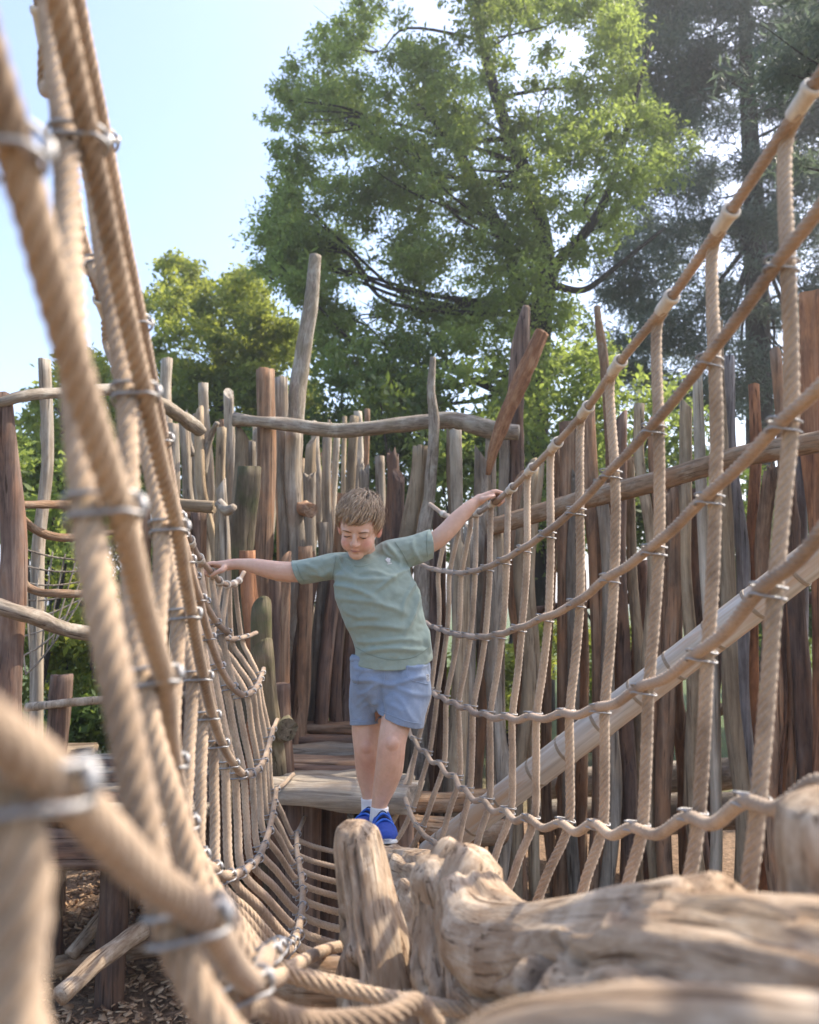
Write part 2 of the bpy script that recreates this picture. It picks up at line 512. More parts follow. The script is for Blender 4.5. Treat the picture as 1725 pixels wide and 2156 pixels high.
def bent_pole(name, root, pts, radii, mat, seg=16, step=0.03, gn=0.10, seed=None, knots=(), cracks=2, cuts=True, crack_d=0.16, grooves=()):
    """a gnarled limb swept along a curve; the sweep coordinates are kept for the grain"""
    if seed is None: _seed[0] += 1; seed = _seed[0]
    g = np.random.default_rng(seed)
    c = catmull(np.hstack([np.asarray(pts, float), np.asarray(radii, float)[:, None]]), 10)
    c, s = resample(c, step)
    t, n, b = frames(c)
    rings = len(c)
    a = np.linspace(0, 2 * math.pi, seg, endpoint=False)
    S, A = np.meshgrid(s, a, indexing='ij')
    ca, sa = np.cos(A), np.sin(A)
    r0 = c[:, 3][:, None]
    rm = float(np.mean(c[:, 3]))
    k = 1.0 / rm
    d = gn * 1.3 * vnoise(ca * 1.3 + 4, sa * 1.3, S * k * 0.35, seed)
    d += gn * 0.7 * vnoise(ca * 3 + 4, sa * 3, S * k * 0.6, seed + 1)
    d += gn * 0.45 * vnoise(ca * 7, sa * 7 + 2, S * k * 0.5, seed + 2)
    d += gn * 0.25 * vnoise(ca * 15, sa * 15 + 2, S * k * 1.1, seed + 3)
    for i in range(cracks):
        t0 = g.uniform(0, 6.28); w = g.uniform(0.05, 0.11)
        dth = np.angle(np.exp(1j * (A - t0 - 0.35 * vnoise(S * k * 0.5, i + .5, 1.5, seed + 7))))
        m = np.clip(vnoise(S * k * 0.35, i * 3.1, 9.5, seed + 8) * 2 + 0.7, 0, 1)
        d -= crack_d * m * np.exp(-(dth / w) ** 2)
    dark_mask = np.zeros_like(S)
    for (th, w, dep, sa_, sb_) in grooves:                 # long drying cracks
        dth = np.angle(np.exp(1j * (A - th - 0.22 * vnoise(S * k * 0.9, th, 1.5, seed + 12))))
        m = np.clip(np.minimum(S - sa_, sb_ - S) / .05, 0, 1)
        d -= dep * m * np.exp(-(dth / w) ** 2)
        d += dep * .25 * m * np.exp(-((np.abs(dth) - w * 2.2) / (w * 1.2)) ** 2)
        dark_mask = np.maximum(dark_mask, .75 * m * np.exp(-(dth / (w * .55)) ** 2))  # crack cores take the darker knot colour
    for (th, ss, size, depth) in knots:
        dth = np.angle(np.exp(1j * (A - th))) * r0
        q = np.sqrt(dth ** 2 + (S - ss) ** 2) / size
        d += (0.22 * np.exp(-((q - 1.0) / 0.45) ** 2) - depth * np.exp(-(q / 0.55) ** 2)) * (size / r0)
        dark_mask = np.maximum(dark_mask, np.exp(-(q / 0.75) ** 4))
    r = r0 * (1 + d)
    v = c[:, None, :3] + n[:, None] * (ca * r)[..., None] + b[:, None] * (sa * r)[..., None]
    v = v.reshape(-1, 3)
    grain = np.stack([(ca * r), (sa * r), S], -1).reshape(-1, 3)
    f = [tuple(q) for q in grid_faces(rings, seg)]
    nv = len(v)
    e0 = v[:seg].mean(0) - t[0] * c[0, 3] * 0.12; e1 = v[-seg:].mean(0) + t[-1] * c[-1, 3] * 0.12
    v = np.vstack([v, e0, e1]); grain = np.vstack([grain, [0, 0, 0], [0, 0, s[-1]]])
    for j in range(seg):
        f.append((nv, (j + 1) % seg, j)); q = (rings - 1) * seg
        f.append((nv + 1, q + j, q + (j + 1) % seg))
    me = mesh_from(v, f, 'limb')
    at = me.attributes.new('grain', 'FLOAT_VECTOR', 'POINT'); at.data.foreach_set('vector', grain.astype(np.float32).ravel())
    attr_float(me, 'knot', np.concatenate([dark_mask.ravel(), [0, 0]]))
    if isinstance(mat, str): mat = M[mat]
    return obj(name, me, mat, root)

def limb_mat(name, dark, mid, light, patch, pale, knotc, rough=0.8, bd=0.0045):
    """barkless old wood: grain follows the limb"""
    m, nt, N, L, bs = new_mat(name)
    at = N.new('ShaderNodeAttribute'); at.attribute_name = 'grain'
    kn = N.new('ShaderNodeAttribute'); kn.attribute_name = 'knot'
    v = at.outputs['Vector']
    g = noise_node(N, L, mapping(N, L, v, (60, 60, 10)), 1.0, 7, 0.6, 0.7)
    r = ramp(N, [(0.25, dark), (0.45, mid), (0.7, light)]); L.new(g.outputs[0], r.inputs[0])
    p = noise_node(N, L, mapping(N, L, v, (14, 14, 5)), 1.0, 6, 0.65, 0.8)
    pr = ramp(N, [(0.45, (0, 0, 0)), (0.60, (0.8, 0.8, 0.8))]); L.new(p.outputs[0], pr.inputs[0])
    c = mix_color(N, L, pr.outputs[0], r.outputs[0], patch)
    p2 = noise_node(N, L, mapping(N, L, v, (11, 11, 6), (4, 9, 2)), 1.0, 6, 0.7, 0.5)
    pr2 = ramp(N, [(0.5, (0, 0, 0)), (0.64, (0.85, 0.85, 0.85))]); L.new(p2.outputs[0], pr2.inputs[0])
    c = mix_color(N, L, pr2.outputs[0], c, pale)
    ck = noise_node(N, L, mapping(N, L, v, (130, 130, 2.6)), 1.0, 5, 0.6, 0.5)
    cr = ramp(N, [(0.32, (0.34, 0.27, 0.22)), (0.42, (1, 1, 1))]); L.new(ck.outputs[0], cr.inputs[0])
    c = mix_color(N, L, 1.0, c, cr.outputs[0], 'MULTIPLY')
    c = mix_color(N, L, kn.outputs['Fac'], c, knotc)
    L.new(c, bs.inputs['Base Color'])
    bs.inputs['Roughness'].default_value = rough; bs.inputs['Specular IOR Level'].default_value = 0.3
    b1 = bump(N, L, g.outputs[0], 0.9, bd); b2 = bump(N, L, cr.outputs[0], 0.8, bd * 0.8, b1)
    b3 = bump(N, L, p.outputs[0], 0.6, bd * 1.5, b2)
    L.new(b3, bs.inputs['Normal'])
    return m

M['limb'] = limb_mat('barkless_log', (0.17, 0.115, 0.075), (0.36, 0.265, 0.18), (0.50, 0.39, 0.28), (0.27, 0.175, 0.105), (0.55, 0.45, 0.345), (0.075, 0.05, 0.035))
M['limb_brown'] = limb_mat('brown_limb', (0.07, 0.045, 0.03), (0.19, 0.12, 0.07), (0.33, 0.22, 0.14), (0.26, 0.14, 0.07), (0.32, 0.25, 0.18), (0.05, 0.035, 0.03))
M['limb_red'] = limb_mat('red_split_wood', (0.10, 0.045, 0.022), (0.27, 0.13, 0.065), (0.40, 0.22, 0.12), (0.20, 0.085, 0.04), (0.42, 0.24, 0.13), (0.05, 0.03, 0.02))
M['limb_grey'] = limb_mat('grey_limb', (0.10, 0.08, 0.06), (0.25, 0.20, 0.155), (0.40, 0.34, 0.27), (0.20, 0.165, 0.11), (0.42, 0.38, 0.31), (0.05, 0.04, 0.03))

def slab_mesh(L, w, h, seed, rough=0.02):
    """a rough sawn thick plank along local z"""
    q = []
    n = 6
    for k in range(n): q.append((-w / 2 + w * k / (n - 1), h / 2))
    q.append((w / 2, 0.0))
    for k in range(n): q.append((w / 2 - w * k / (n - 1), -h / 2))
    q.append((-w / 2, 0.0))
    q = np.array(q); seg = len(q); rings = 26
    s = np.linspace(0, L, rings)
    x = np.repeat(q[None, :, 0], rings, 0); y = np.repeat(q[None, :, 1], rings, 0); z = np.repeat(s[:, None], seg, 1)
    edge = np.abs(x) / (w / 2)
    x = x + np.sign(x) * rough * 0.8 * vnoise(z * 5, np.sign(x), y * 9, seed) * edge
    y = y + rough * 0.7 * vnoise(z * 4, x * 14, np.sign(y) * 3, seed + 1) + rough * .35 * vnoise(z * 3, x * 50, 4, seed + 2) - np.sign(y) * 0.35 * rough * (edge > 0.95)
    z[0] += rough * vnoise(x[0] * 20, y[0] * 30, 1, seed); z[-1] += rough * vnoise(x[0] * 20, y[0] * 30, 7, seed)
    v = np.stack([x, y, z], -1).reshape(-1, 3); nv = len(v)
    f = [tuple(t) for t in grid_faces(rings, seg)]
    v = np.vstack([v, v[:seg].mean(0), v[-seg:].mean(0)])
    for j in range(seg):
        f.append((nv, (j + 1) % seg, j)); b = (rings - 1) * seg
        f.append((nv + 1, b + j, b + (j + 1) % seg))
    return mesh_from(v, f, 'slab')

def slab(name, root, p0, p1, w, h, mat, up=(0, 0, 1), rough=0.02):
    _seed[0] += 1
    p0 = Vector(tuple(map(float, p0))); p1 = Vector(tuple(map(float, p1)))
    z = (p1 - p0).normalized(); y = Vector(up); y = (y - z * y.dot(z)).normalized(); x = y.cross(z)
    mw = Matrix(((x.x, y.x, z.x, p0.x), (x.y, y.y, z.y, p0.y), (x.z, y.z, z.z, p0.z), (0, 0, 0, 1)))
    return obj(name, slab_mesh((p1 - p0).length, w, h, _seed[0], rough), M[mat], root, mw)

# ------------------------------------------------------------------ ground
def ground_z(x, y):
    return 0.05 * vnoise(np.asarray(x) * 0.6, np.asarray(y) * 0.6, 0.5, 3) + 0.02 * vnoise(np.asarray(x) * 2.3, np.asarray(y) * 2.3, 0.5, 4)

gx = np.sinh(np.linspace(-5.4, 5.4, 150)) * 3.6
gy = np.sinh(np.linspace(-5.4, 5.4, 150)) * 3.6 + 5
GX, GY = np.meshgrid(gx, gy, indexing='ij')
far = np.clip((np.hypot(GX, GY - 5) - 14) / 20, 0, 1)
GZ = ground_z(GX, GY) * (1 - far)
gi = np.arange(149)[:, None] * 150 + np.arange(149)[None, :]
gf = np.stack([gi, gi + 150, gi + 151, gi + 1], -1).reshape(-1, 4)
m, nt, N, L, bs = new_mat('forest_floor')
tc = N.new('ShaderNodeTexCoord')
n1 = noise_node(N, L, tc.outputs['Object'], 28, 6, 0.7)
n2 = noise_node(N, L, tc.outputs['Object'], 0.35, 4, 0.55)
r1 = ramp(N, [(0.3, (0.08, 0.05, 0.03)), (0.5, (0.23, 0.145, 0.085)), (0.7, (0.40, 0.27, 0.165))]); L.new(n1.outputs[0], r1.inputs[0])
r2 = ramp(N, [(0.3, (0.03, 0.05, 0.012)), (0.7, (0.11, 0.16, 0.035))]); L.new(n1.outputs[0], r2.inputs[0])
ln = N.new('ShaderNodeVectorMath'); ln.operation = 'LENGTH'; L.new(tc.outputs['Object'], ln.inputs[0])
ad = N.new('ShaderNodeMath'); ad.operation = 'MULTIPLY_ADD'; ad.inputs[1].default_value = 7.0
L.new(n2.outputs[0], ad.inputs[0]); L.new(ln.outputs['Value'], ad.inputs[2])
mr = N.new('ShaderNodeMapRange'); mr.inputs[1].default_value = 11.5; mr.inputs[2].default_value = 14.0; L.new(ad.outputs[0], mr.inputs[0])
L.new(mix_color(N, L, mr.outputs[0], r1.outputs[0], r2.outputs[0]), bs.inputs['Base Color'])
bs.inputs['Roughness'].default_value = 0.95
L.new(bump(N, L, n1.outputs[0], 1.0, 0.03), bs.inputs['Normal'])
g_o = obj('ground', mesh_from(np.stack([GX, GY, GZ], -1).reshape(-1, 3), gf, 'ground'), m)
tag(g_o, kind='structure')

# loose bark chips where the ground shows beneath the net
nch = 14000
cx = rng.uniform(-3.6, 0.6, nch); cy = rng.uniform(2.6, 7.5, nch)
cl = rng.uniform(0.015, 0.05, nch); cw = cl * rng.uniform(0.25, 0.6, nch); ch = rng.uniform(0.003, 0.008, nch)
ang = rng.uniform(0, 6.28, nch); tl = rng.normal(0, 0.35, nch); t2 = rng.normal(0, 0.35, nch)
cu = np.array([[x, y, z] for x in (-.5, .5) for y in (-.5, .5) for z in (-.5, .5)])
V = cu[None] * np.stack([cl, cw, ch], -1)[:, None]
V[:, :, 2] += V[:, :, 0] * tl[:, None] + V[:, :, 1] * t2[:, None]
vx = V[:, :, 0] * np.cos(ang)[:, None] - V[:, :, 1] * np.sin(ang)[:, None]
vy = V[:, :, 0] * np.sin(ang)[:, None] + V[:, :, 1] * np.cos(ang)[:, None]
V = np.stack([vx + cx[:, None], vy + cy[:, None], V[:, :, 2] + (ground_z(cx, cy) + rng.uniform(0.002, 0.03, nch))[:, None]], -1)
bf = np.array([(0, 1, 3, 2), (4, 6, 7, 5), (0, 4, 5, 1), (2, 3, 7, 6), (0, 2, 6, 4), (1, 5, 7, 3)])
me = mesh_from(V.reshape(-1, 3), (np.arange(nch)[:, None, None] * 8 + bf[None]).reshape(-1, 4), 'chips', smooth=False)
attr_float(me, 'tone', np.repeat(rng.uniform(0, 1, nch), 8))
m, nt, N, L, bs = new_mat('bark_chip')
at = N.new('ShaderNodeAttribute'); at.attribute_name = 'tone'
r1 = ramp(N, [(0, (0.16, 0.085, 0.045)), (0.5, (0.42, 0.26, 0.145)), (1, (0.62, 0.44, 0.28))]); L.new(at.outputs['Fac'], r1.inputs[0]); L.new(r1.outputs[0], bs.inputs['Base Color'])
bs.inputs['Roughness'].default_value = 0.9
tag(obj('bark_chips', me, m), 'loose brown bark chips scattered on the ground under the rope net', 'bark chips', kind='stuff')

# ------------------------------------------------------------------ palisades
def stake(root, ut, vt, ub, w, d, mat, db=None, name='post', w2=None, **kw):
    db = db or d
    jit = random.uniform(-14, 14) if root is not None else 0
    top = P(ut, vt, d); b = P(ub + jit, 1800, db)
    base = np.array([b[0], db, -0.06])
    kw.setdefault('top', random.choice(['flat', 'flat', 'slant', 'broken']))
    kw.setdefault('kink', 0.06)
    kw.setdefault('bend', random.uniform(-0.04, 0.04))
    return pole(name, root, base, top, px(w2 or w * 1.1, d) / 2, px(w, d) / 2, mat, **kw)

pal_l = empty('palisade', (-1.6, 6.0, 0), 'uneven palisade of weathered logs behind the boy on the left', 'fence')
for a in [  # u top, v top, u bottom, width, distance, timber
    (560, 782, 540, 40, 5.7, 'brown', dict(top='flat', rough=.07)),
    (600, 798, 605, 28, 5.9, 'grey', {}),
    (622, 905, 612, 34, 5.8, 'grey', {}),
    (505, 905, 500, 28, 5.6, 'tan', dict(top='slant')),
    (530, 930, 510, 24, 5.9, 'grey', {}),
    (510, 985, 512, 48, 5.3, 'moss', dict(rough=.05)),
    (455, 1020, 478, 22, 4.9, 'grey', dict(top='slant', rough=.04)),
    (350, 755, 352, 24, 6.6, 'grey', {}),
    (372, 895, 378, 26, 6.4, 'grey', {}),
    (398, 880, 410, 20, 6.6, 'grey', dict(kink=.08)),
    (424, 868, 446, 20, 6.5, 'tan', dict(kink=.08)),
    (440, 808, 466, 20, 6.8, 'grey', dict(kink=.06)),
    (482, 830, 470, 22, 6.9, 'grey', {}),
    (468, 900, 455, 22, 6.4, 'tan', {}),
    (640, 1000, 655, 26, 6.2, 'grey', {}),
    (662, 930, 668, 22, 6.6, 'tan', {}),
    (688, 905, 690, 20, 6.8, 'grey', {}),
    (742, 878, 735, 20, 7.2, 'tan', {}),
    (760, 985, 735, 24, 7.0, 'grey', {}),
    (797, 960, 790, 22, 7.0, 'grey', {}),
    (822, 955, 815, 26, 6.9, 'dark', {}),
    (720, 1040, 660, 26, 6.0, 'brown', {}),
    (745, 1110, 690, 24, 5.9, 'dark', {}),
    (775, 1130, 720, 26, 6.1, 'brown', {}),
    (600, 1180, 590, 28, 5.4, 'brown', {}),
    (628, 1150, 618, 30, 5.5, 'brown', {}),
    (652, 1180, 640, 26, 5.6, 'dark', {}),
    (676, 1100, 655, 24, 5.8, 'grey', {}),
    (575, 1190, 572, 26, 5.2, 'dark', {}),
    (700, 1190, 640, 28, 5.7, 'dark', {}),
    (725, 1240, 672, 26, 5.8, 'dark', {}),
    (750, 1250, 712, 24, 5.9, 'dark', {}),
    (390, 1075, 388, 22, 5.3, 'brown', {}),
    (412, 1080, 410, 22, 5.3, 'dark', {}),
    (432, 1078, 432, 20, 5.3, 'brown', {}),
    (300, 1075, 300, 24, 5.5, 'brown', {}),
    (328, 1078, 330, 22, 5.5, 'dark', {}),
    (360, 1078, 360, 22, 5.4, 'brown', {}),
]:
    stake(pal_l, *a[:6], **a[6])
for k in range(34):                                          # thinner sticks of the row further back
    u = 335 + k * 13.2 + random.uniform(-6, 6)
    stake(pal_l, u, random.uniform(860, 1010), u + random.uniform(-26, 26), random.uniform(10, 19), random.uniform(7.4, 8.8), random.choice(['grey', 'grey', 'tan', 'brown', 'pale']), name='stick', kink=.1)
# tall bare trunk, crooked, among the posts
bent_pole('tall_post', pal_l, [P(608, 1780, 5.9), P(612, 1250, 5.9), P(620, 900, 5.95), P(636, 760, 6.0), P(655, 640, 6.0), P(664, 538, 6.0)],
          [px(44, 5.9) / 2, px(42, 5.9) / 2, px(38, 6) / 2, px(36, 6) / 2, px(32, 6) / 2, px(25, 6) / 2], 'limb_grey', seg=18, gn=.07)['label'] = 'tall crooked pale trunk rising above the other posts'
bent_pole('forked_branch', pal_l, [P(428, 1000, 6.5), P(440, 930, 6.5), P(458, 890, 6.4)], [.03, .028, .02], 'limb_grey')
bent_pole('forked_branch', pal_l, [P(405, 960, 6.6), P(396, 910, 6.6), P(412, 872, 6.6)], [.03, .024, .018], 'limb_grey')
bent_pole('knot_stub', pal_l, [P(462, 1060, 4.85), P(478, 1075, 4.8), P(492, 1068, 4.75)], [.035, .032, .024], 'limb_grey')
pole('rail', pal_l, P(230, 1052, 5.0), P(452, 1068, 4.95), px(24, 5) / 2, px(27, 5) / 2, 'tan', rough=.05)
pole('cut_log', pal_l, P(628, 1070, 6.0), P(655, 1074, 5.5), px(32, 6) / 2, px(30, 5.6) / 2, 'brown', rough=.04)

# horizontal log on top of the palisade
rail = bent_pole('top_rail_log', None, [P(492, 884, 5.55), P(545, 888, 5.55), P(600, 893, 5.6), P(720, 906, 5.7), P(850, 893, 5.75), P(950, 885, 5.75), P(1040, 906, 5.7), P(1092, 911, 5.65)],
                 [px(30, 5.6) / 2, px(24, 5.6) / 2, px(30, 5.6) / 2, px(31, 5.7) / 2, px(33, 5.7) / 2, px(38, 5.7) / 2, px(38, 5.7) / 2, px(32, 5.7) / 2], 'limb_grey', seg=20, gn=.09)
tag(rail, 'long grey bark covered log laid level across the palisade above the boy', 'log')

pal_c = empty('palisade', (0.4, 5.8, 0), 'pale and brown stakes of the palisade just behind the raised arm of the boy', 'fence')
for a in [
    (876, 940, 862, 36, 5.6, 'tan', dict(top='flat', rough=.05)),
    (958, 915, 950, 26, 5.5, 'tan', dict(top='slant')),
    (974, 908, 976, 27, 5.4, 'pale', dict(top='flat', rough=.05)),
    (1010, 950, 1004, 30, 5.5, 'grey', dict(top='slant')),
    (1035, 930, 1032, 24, 5.8, 'grey', {}),
    (1058, 905, 1056, 24, 5.9, 'grey', {}),
    (932, 1080, 918, 26, 5.7, 'dark', {}),
    (905, 1180, 900, 30, 5.5, 'dark', {}),
    (846, 1000, 846, 26, 6.0, 'dark', {}),
    (1112, 985, 1106, 28, 5.3, 'tan', dict(top='slant')),
    (1085, 1010, 1080, 26, 5.5, 'brown', {}),
    (1052, 1105, 1040, 30, 5.1, 'grey', {}),
    (990, 1120, 985, 30, 5.2, 'grey', {}),
    (1022, 1125, 1015, 26, 5.3, 'brown', {}),
    (962, 1140, 935, 34, 5.0, 'tan', {}),
]:
    stake(pal_c, *a[:6], **a[6])
bent_pole('thin_stake', pal_c, [P(884, 1700, 5.5), P(890, 1180, 5.5), P(905, 1040, 5.5), P(914, 900, 5.5), P(908, 820, 5.5), P(912, 752, 5.5)], [px(42, 5.5) / 2, px(34, 5.5) / 2, px(26, 5.5) / 2, px(24, 5.5) / 2, px(19, 5.5) / 2, px(12, 5.5) / 2], M['limb_bluegrey'] if 'limb_bluegrey' in M else 'limb_grey', gn=.06)['label'] = 'thin blue grey stake with a sharp tip'
dk = bent_pole('dark_trunk', pal_c, [P(1090, 1250, 5.9), P(1086, 960, 5.9), P(1088, 800, 5.9), P(1100, 700, 5.9), P(1108, 645, 5.9)], [px(34, 5.9) / 2] * 3 + [px(36, 5.9) / 2, px(16, 5.9) / 2], 'dark', gn=.1)
sp = bent_pole('split_log', None, [P(1027, 1000, 5.45), P(1045, 930, 5.4), P(1085, 830, 5.35), P(1120, 750, 5.3), P(1142, 700, 5.3)], [px(10, 5.4) / 2, px(26, 5.4) / 2, px(34, 5.4) / 2, px(34, 5.4) / 2, px(30, 5.4) / 2], 'limb_red', seg=28, step=.02, gn=.12, cracks=6, crack_d=.35)
tag(sp, 'reddish brown split log leaning diagonally against the palisade beside the raised hand', 'log')

pal_r = empty('palisade', (2.0, 4.8, 0), 'long palisade of brown stakes behind the right side rope net', 'fence')
rp = [
    (1140, 985, 1128, 22, 5.6, 'tan'), (1163, 945, 1166, 20, 5.7, 'brown'), (1186, 892, 1196, 34, 5.6, 'brown'), (1214, 1000, 1208, 24, 5.5, 'grey'),
    (1240, 868, 1236, 36, 5.5, 'brown'), (1272, 1010, 1266, 26, 5.4, 'grey'), (1308, 884, 1322, 30, 5.5, 'dark'), (1336, 960, 1340, 20, 5.6, 'tan'),
    (1357, 850, 1374, 22, 5.3, 'tan'), (1384, 890, 1398, 24, 5.3, 'brown'), (1412, 1030, 1404, 30, 5.2, 'brown'), (1436, 850, 1454, 26, 5.2, 'tan'),
    (1464, 1030, 1474, 28, 5.3, 'dark'), (1476, 808, 1498, 22, 5.0, 'pale'), (1508, 690, 1540, 32, 4.9, 'tan'), (1538, 752, 1566, 26, 5.0, 'bluegrey'),
    (1580, 810, 1606, 22, 5.1, 'red'), (1612, 990, 1632, 30, 4.9, 'brown'), (1640, 745, 1668, 24, 4.9, 'brown'),
    (1668, 960, 1690, 34, 4.8, 'dark'), (1676, 770, 1704, 24, 5.0, 'bluegrey'), (1706, 615, 1738, 46, 4.5, 'red'), (1750, 760, 1780, 42, 4.6, 'brown'),
    (1790, 900, 1820, 40, 4.6, 'dark'), (1840, 820, 1870, 44, 4.5, 'brown'), (1900, 870, 1930, 44, 4.5, 'red'), (1960, 800, 1990, 44, 4.5, 'brown'),
]
for i, a in enumerate(rp):
    stake(pal_r, *a, kink=.05, rough=.14, bend=random.uniform(-.06, .06))
for (ut, vt, ub, w, d, mt) in [(1225, 1200, 1222, 26, 6.0, 'brown'), (1355, 1180, 1352, 26, 5.9, 'dark'), (1432, 1190, 1432, 24, 5.8, 'brown'), (1515, 1170, 1505, 28, 5.6, 'dark'), (1590, 1170, 1575, 30, 5.5, 'dark'), (1655, 1150, 1650, 26, 5.6, 'dark')]:
    stake(pal_r, ut, vt, ub, w, d, mt)
bent_pole('thin_stake', pal_r, [P(1300, 1760, 5.7), P(1290, 1100, 5.7), P(1285, 920, 5.7), P(1272, 760, 5.7), P(1262, 690, 5.7), P(1257, 645, 5.7)], [px(26, 5.7) / 2, px(24, 5.7) / 2, px(24, 5.7) / 2, px(20, 5.7) / 2, px(17, 5.7) / 2, px(13, 5.7) / 2], 'limb_brown', gn=.08)
bent_pole('rail', pal_r, [P(1030, 1112, 5.0), P(1180, 1066, 4.85), P(1380, 1014, 4.6), P(1560, 962, 4.4), P(1740, 928, 4.2), P(1960, 880, 4.0)], [px(36, 5) / 2, px(40, 4.85) / 2, px(44, 4.6) / 2, px(46, 4.4) / 2, px(48, 4.2) / 2, px(48, 4) / 2], 'limb_brown', seg=18, gn=.05)
bent_pole('rail', pal_r, [P(1180, 1590, 6.2), P(1400, 1525, 6.0), P(1725, 1442, 5.6), P(1900, 1400, 5.4)], [px(24, 6) / 2] * 4, 'tan', gn=.05)
bent_pole('rail', pal_r, [P(1120, 1290, 6.1), P(1300, 1262, 6.0), P(1500, 1255, 5.8), P(1750, 1260, 5.6)], [px(24, 6) / 2] * 4, 'dark', gn=.05)

# low log walls on the ground at the foot of the right palisade
for k, (u0, v0, u1, v1, d0, d1, w) in enumerate([(1150, 1655, 1640, 1618, 6.6, 6.0, 62), (1130, 1720, 1660, 1700, 6.3, 5.7, 70), (860, 1690, 1050, 1682, 4.7, 4.9, 44), (850, 1742, 1060, 1752, 4.6, 4.8, 52)]):
    lg = bent_pole('fallen_log', None, [P(u0, v0, d0), P((u0 + u1) / 2, (v0 + v1) / 2 + 4, (d0 + d1) / 2), P(u1, v1, d1)], [px(w, d0) / 2, px(w, d0) / 2 * 1.05, px(w, d1) / 2], 'limb_brown' if k > 1 else 'limb_grey', seg=18, gn=.08)
    tag(lg, ['upper grey log of the pair lying behind the right rope net', 'lower grey log of the pair lying behind the right rope net', 'upper brown log beside the platform, behind the legs of the boy', 'lower brown log beside the platform, behind the shoes of the boy'][k], 'log')

# ------------------------------------------------------------------ platform of rough planks behind the boy
plat = empty('plank_platform', (-0.4, 4.6, 0), 'rough plank platform at the far end of the rope bridge behind the boy', 'platform')
zt = P(600, 1650, 4.23)[2]
y0 = 4.12
for k in range(11):
    w = random.uniform(0.15, 0.22) if k else 0.34
    rise = 0.0 if k < 6 else (k - 5) ** 1.4 * 0.035
    xl = -0.72 - 0.015 * k + random.uniform(-.05, .04); xr = 0.02 + random.uniform(-.04, .05) - 0.045 * k
    th = 0.11 if k == 0 else 0.07
    zz = zt - th / 2 + rise + random.uniform(-.008, .008)
    slab('plank', plat, (xl, y0 + w / 2 + 0.03 + (0.04 if k == 0 else 0), zz), (xr, y0 + w / 2 - (0.10 if k == 0 else 0.02), zz + random.uniform(-.01, .01)), w - 0.012, th, ['grey', 'grey', 'dark', 'brown'][k % 4] if k else 'grey', rough=0.024 if k else 0.03)
    y0 += w
for (u, d, w) in [(640, 4.35, 70), (700, 4.55, 60), (835, 4.4, 70)]:
    b = P(u, 1800, d); pole('leg', plat, (b[0], d, -0.05), (b[0], d, zt - 0.10), px(w, d) / 2, px(w, d) / 2, 'dark', rough=.06)
for k in range(14):      # stones and block ends packed under the deck
    u = 640 + (k % 5) * 45 + random.uniform(-12, 12); v = 1735 + (k // 5) * 62 + random.uniform(-8, 8); d = 4.75 + random.uniform(-.1, .15)
    c = P(u, v, d); _seed[0] += 1
    vv, ff = ellipsoid((0, 0, 0), (0.075, 0.08, 0.08), nu=14, nv=10)
    vv = np.sign(vv) * np.abs(vv) ** 0.8 * 0.62 * (1 + 0.12 * vnoise(vv[:, 0] * 14, vv[:, 1] * 14, vv[:, 2] * 14, _seed[0])[:, None])
    obj('stone', mesh_from(vv, ff, 'stone'), M['grey'] if k % 3 else M['moss'], plat, Matrix.Translation(Vector(tuple(c))) @ Matrix.Rotation(random.uniform(0, 6), 4, 'Y'))

ln1 = stake(None, 557, 1372, 640, 58, 4.35, 'moss', db=4.9, name='leaning_post', top='slant', rough=.04, bend=0, w2=64)
tag(ln1, 'thick mossy green post leaning beside the platform with a slanted cut top', 'post')
ln2 = stake(None, 540, 1282, 600, 44, 4.6, 'moss', db=4.8, name='leaning_post', top='slant', rough=.05, bend=0)
tag(ln2, 'mossy post with a cut top standing behind the thicker leaning one', 'post')
ln3 = stake(None, 532, 1160, 545, 34, 4.9, 'red', db=4.9, name='short_post', top='flat', rough=.05, bend=0)
tag(ln3, 'orange brown post with a flat cut top under the outstretched arm', 'post')
dkp = stake(None, 590, 1440, 600, 60, 4.6, 'dark', db=4.6, name='short_post', top='flat', rough=.05, bend=0)
tag(dkp, 'dark stump behind the mossy leaning post at the platform edge', 'post')
ce = pole('cut_log', None, P(600, 1533, 4.7), P(606, 1536, 4.2), px(46, 4.5) / 2, px(44, 4.3) / 2, 'moss', rough=.04)
tag(ce, 'short mossy log end sticking out beside the platform', 'log')

# ------------------------------------------------------------------ timber frame far left
lf = empty('timber_frame', (-1.9, 3.8, 0), 'dark timber frame of posts and crooked rails behind the left rope net', 'frame')
stake(lf, 10, 832, 20, 50, 3.7, 'dark', top='flat', rough=.05)
stake(lf, 86, 760, 96, 26, 5.4, 'grey', top='flat')
bent_pole('rail', lf, [P(-60, 862, 3.7), P(10, 846, 3.65), P(60, 832, 3.7), P(150, 826, 3.9), P(260, 822, 4.2), P(340, 850, 4.6), P(420, 905, 5.2)], [px(24, 3.7) / 2] * 4 + [px(28, 4.2) / 2, px(30, 4.6) / 2, px(30, 5.2) / 2], 'limb_grey')
bent_pole('rail', lf, [P(20, 1062, 3.75), P(120, 1062, 4.0), P(250, 1058, 4.6)], [px(16, 3.8) / 2, px(18, 4) / 2, px(20, 4.6) / 2], 'limb_brown')
bent_pole('rail', lf, [P(-60, 1260, 3.5), P(20, 1284, 3.55), P(80, 1302, 3.7), P(150, 1328, 3.9), P(260, 1340, 4.2)], [px(34, 3.6) / 2] * 4 + [px(30, 4.2) / 2], 'limb_grey')
bent_pole('branch', lf, [P(40, 1085, 3.9), P(80, 1118, 4.0), P(140, 1132, 4.1), P(240, 1120, 4.3)], [px(14, 4) / 2, px(18, 4) / 2, px(18, 4) / 2, px(14, 4) / 2], 'limb_brown')
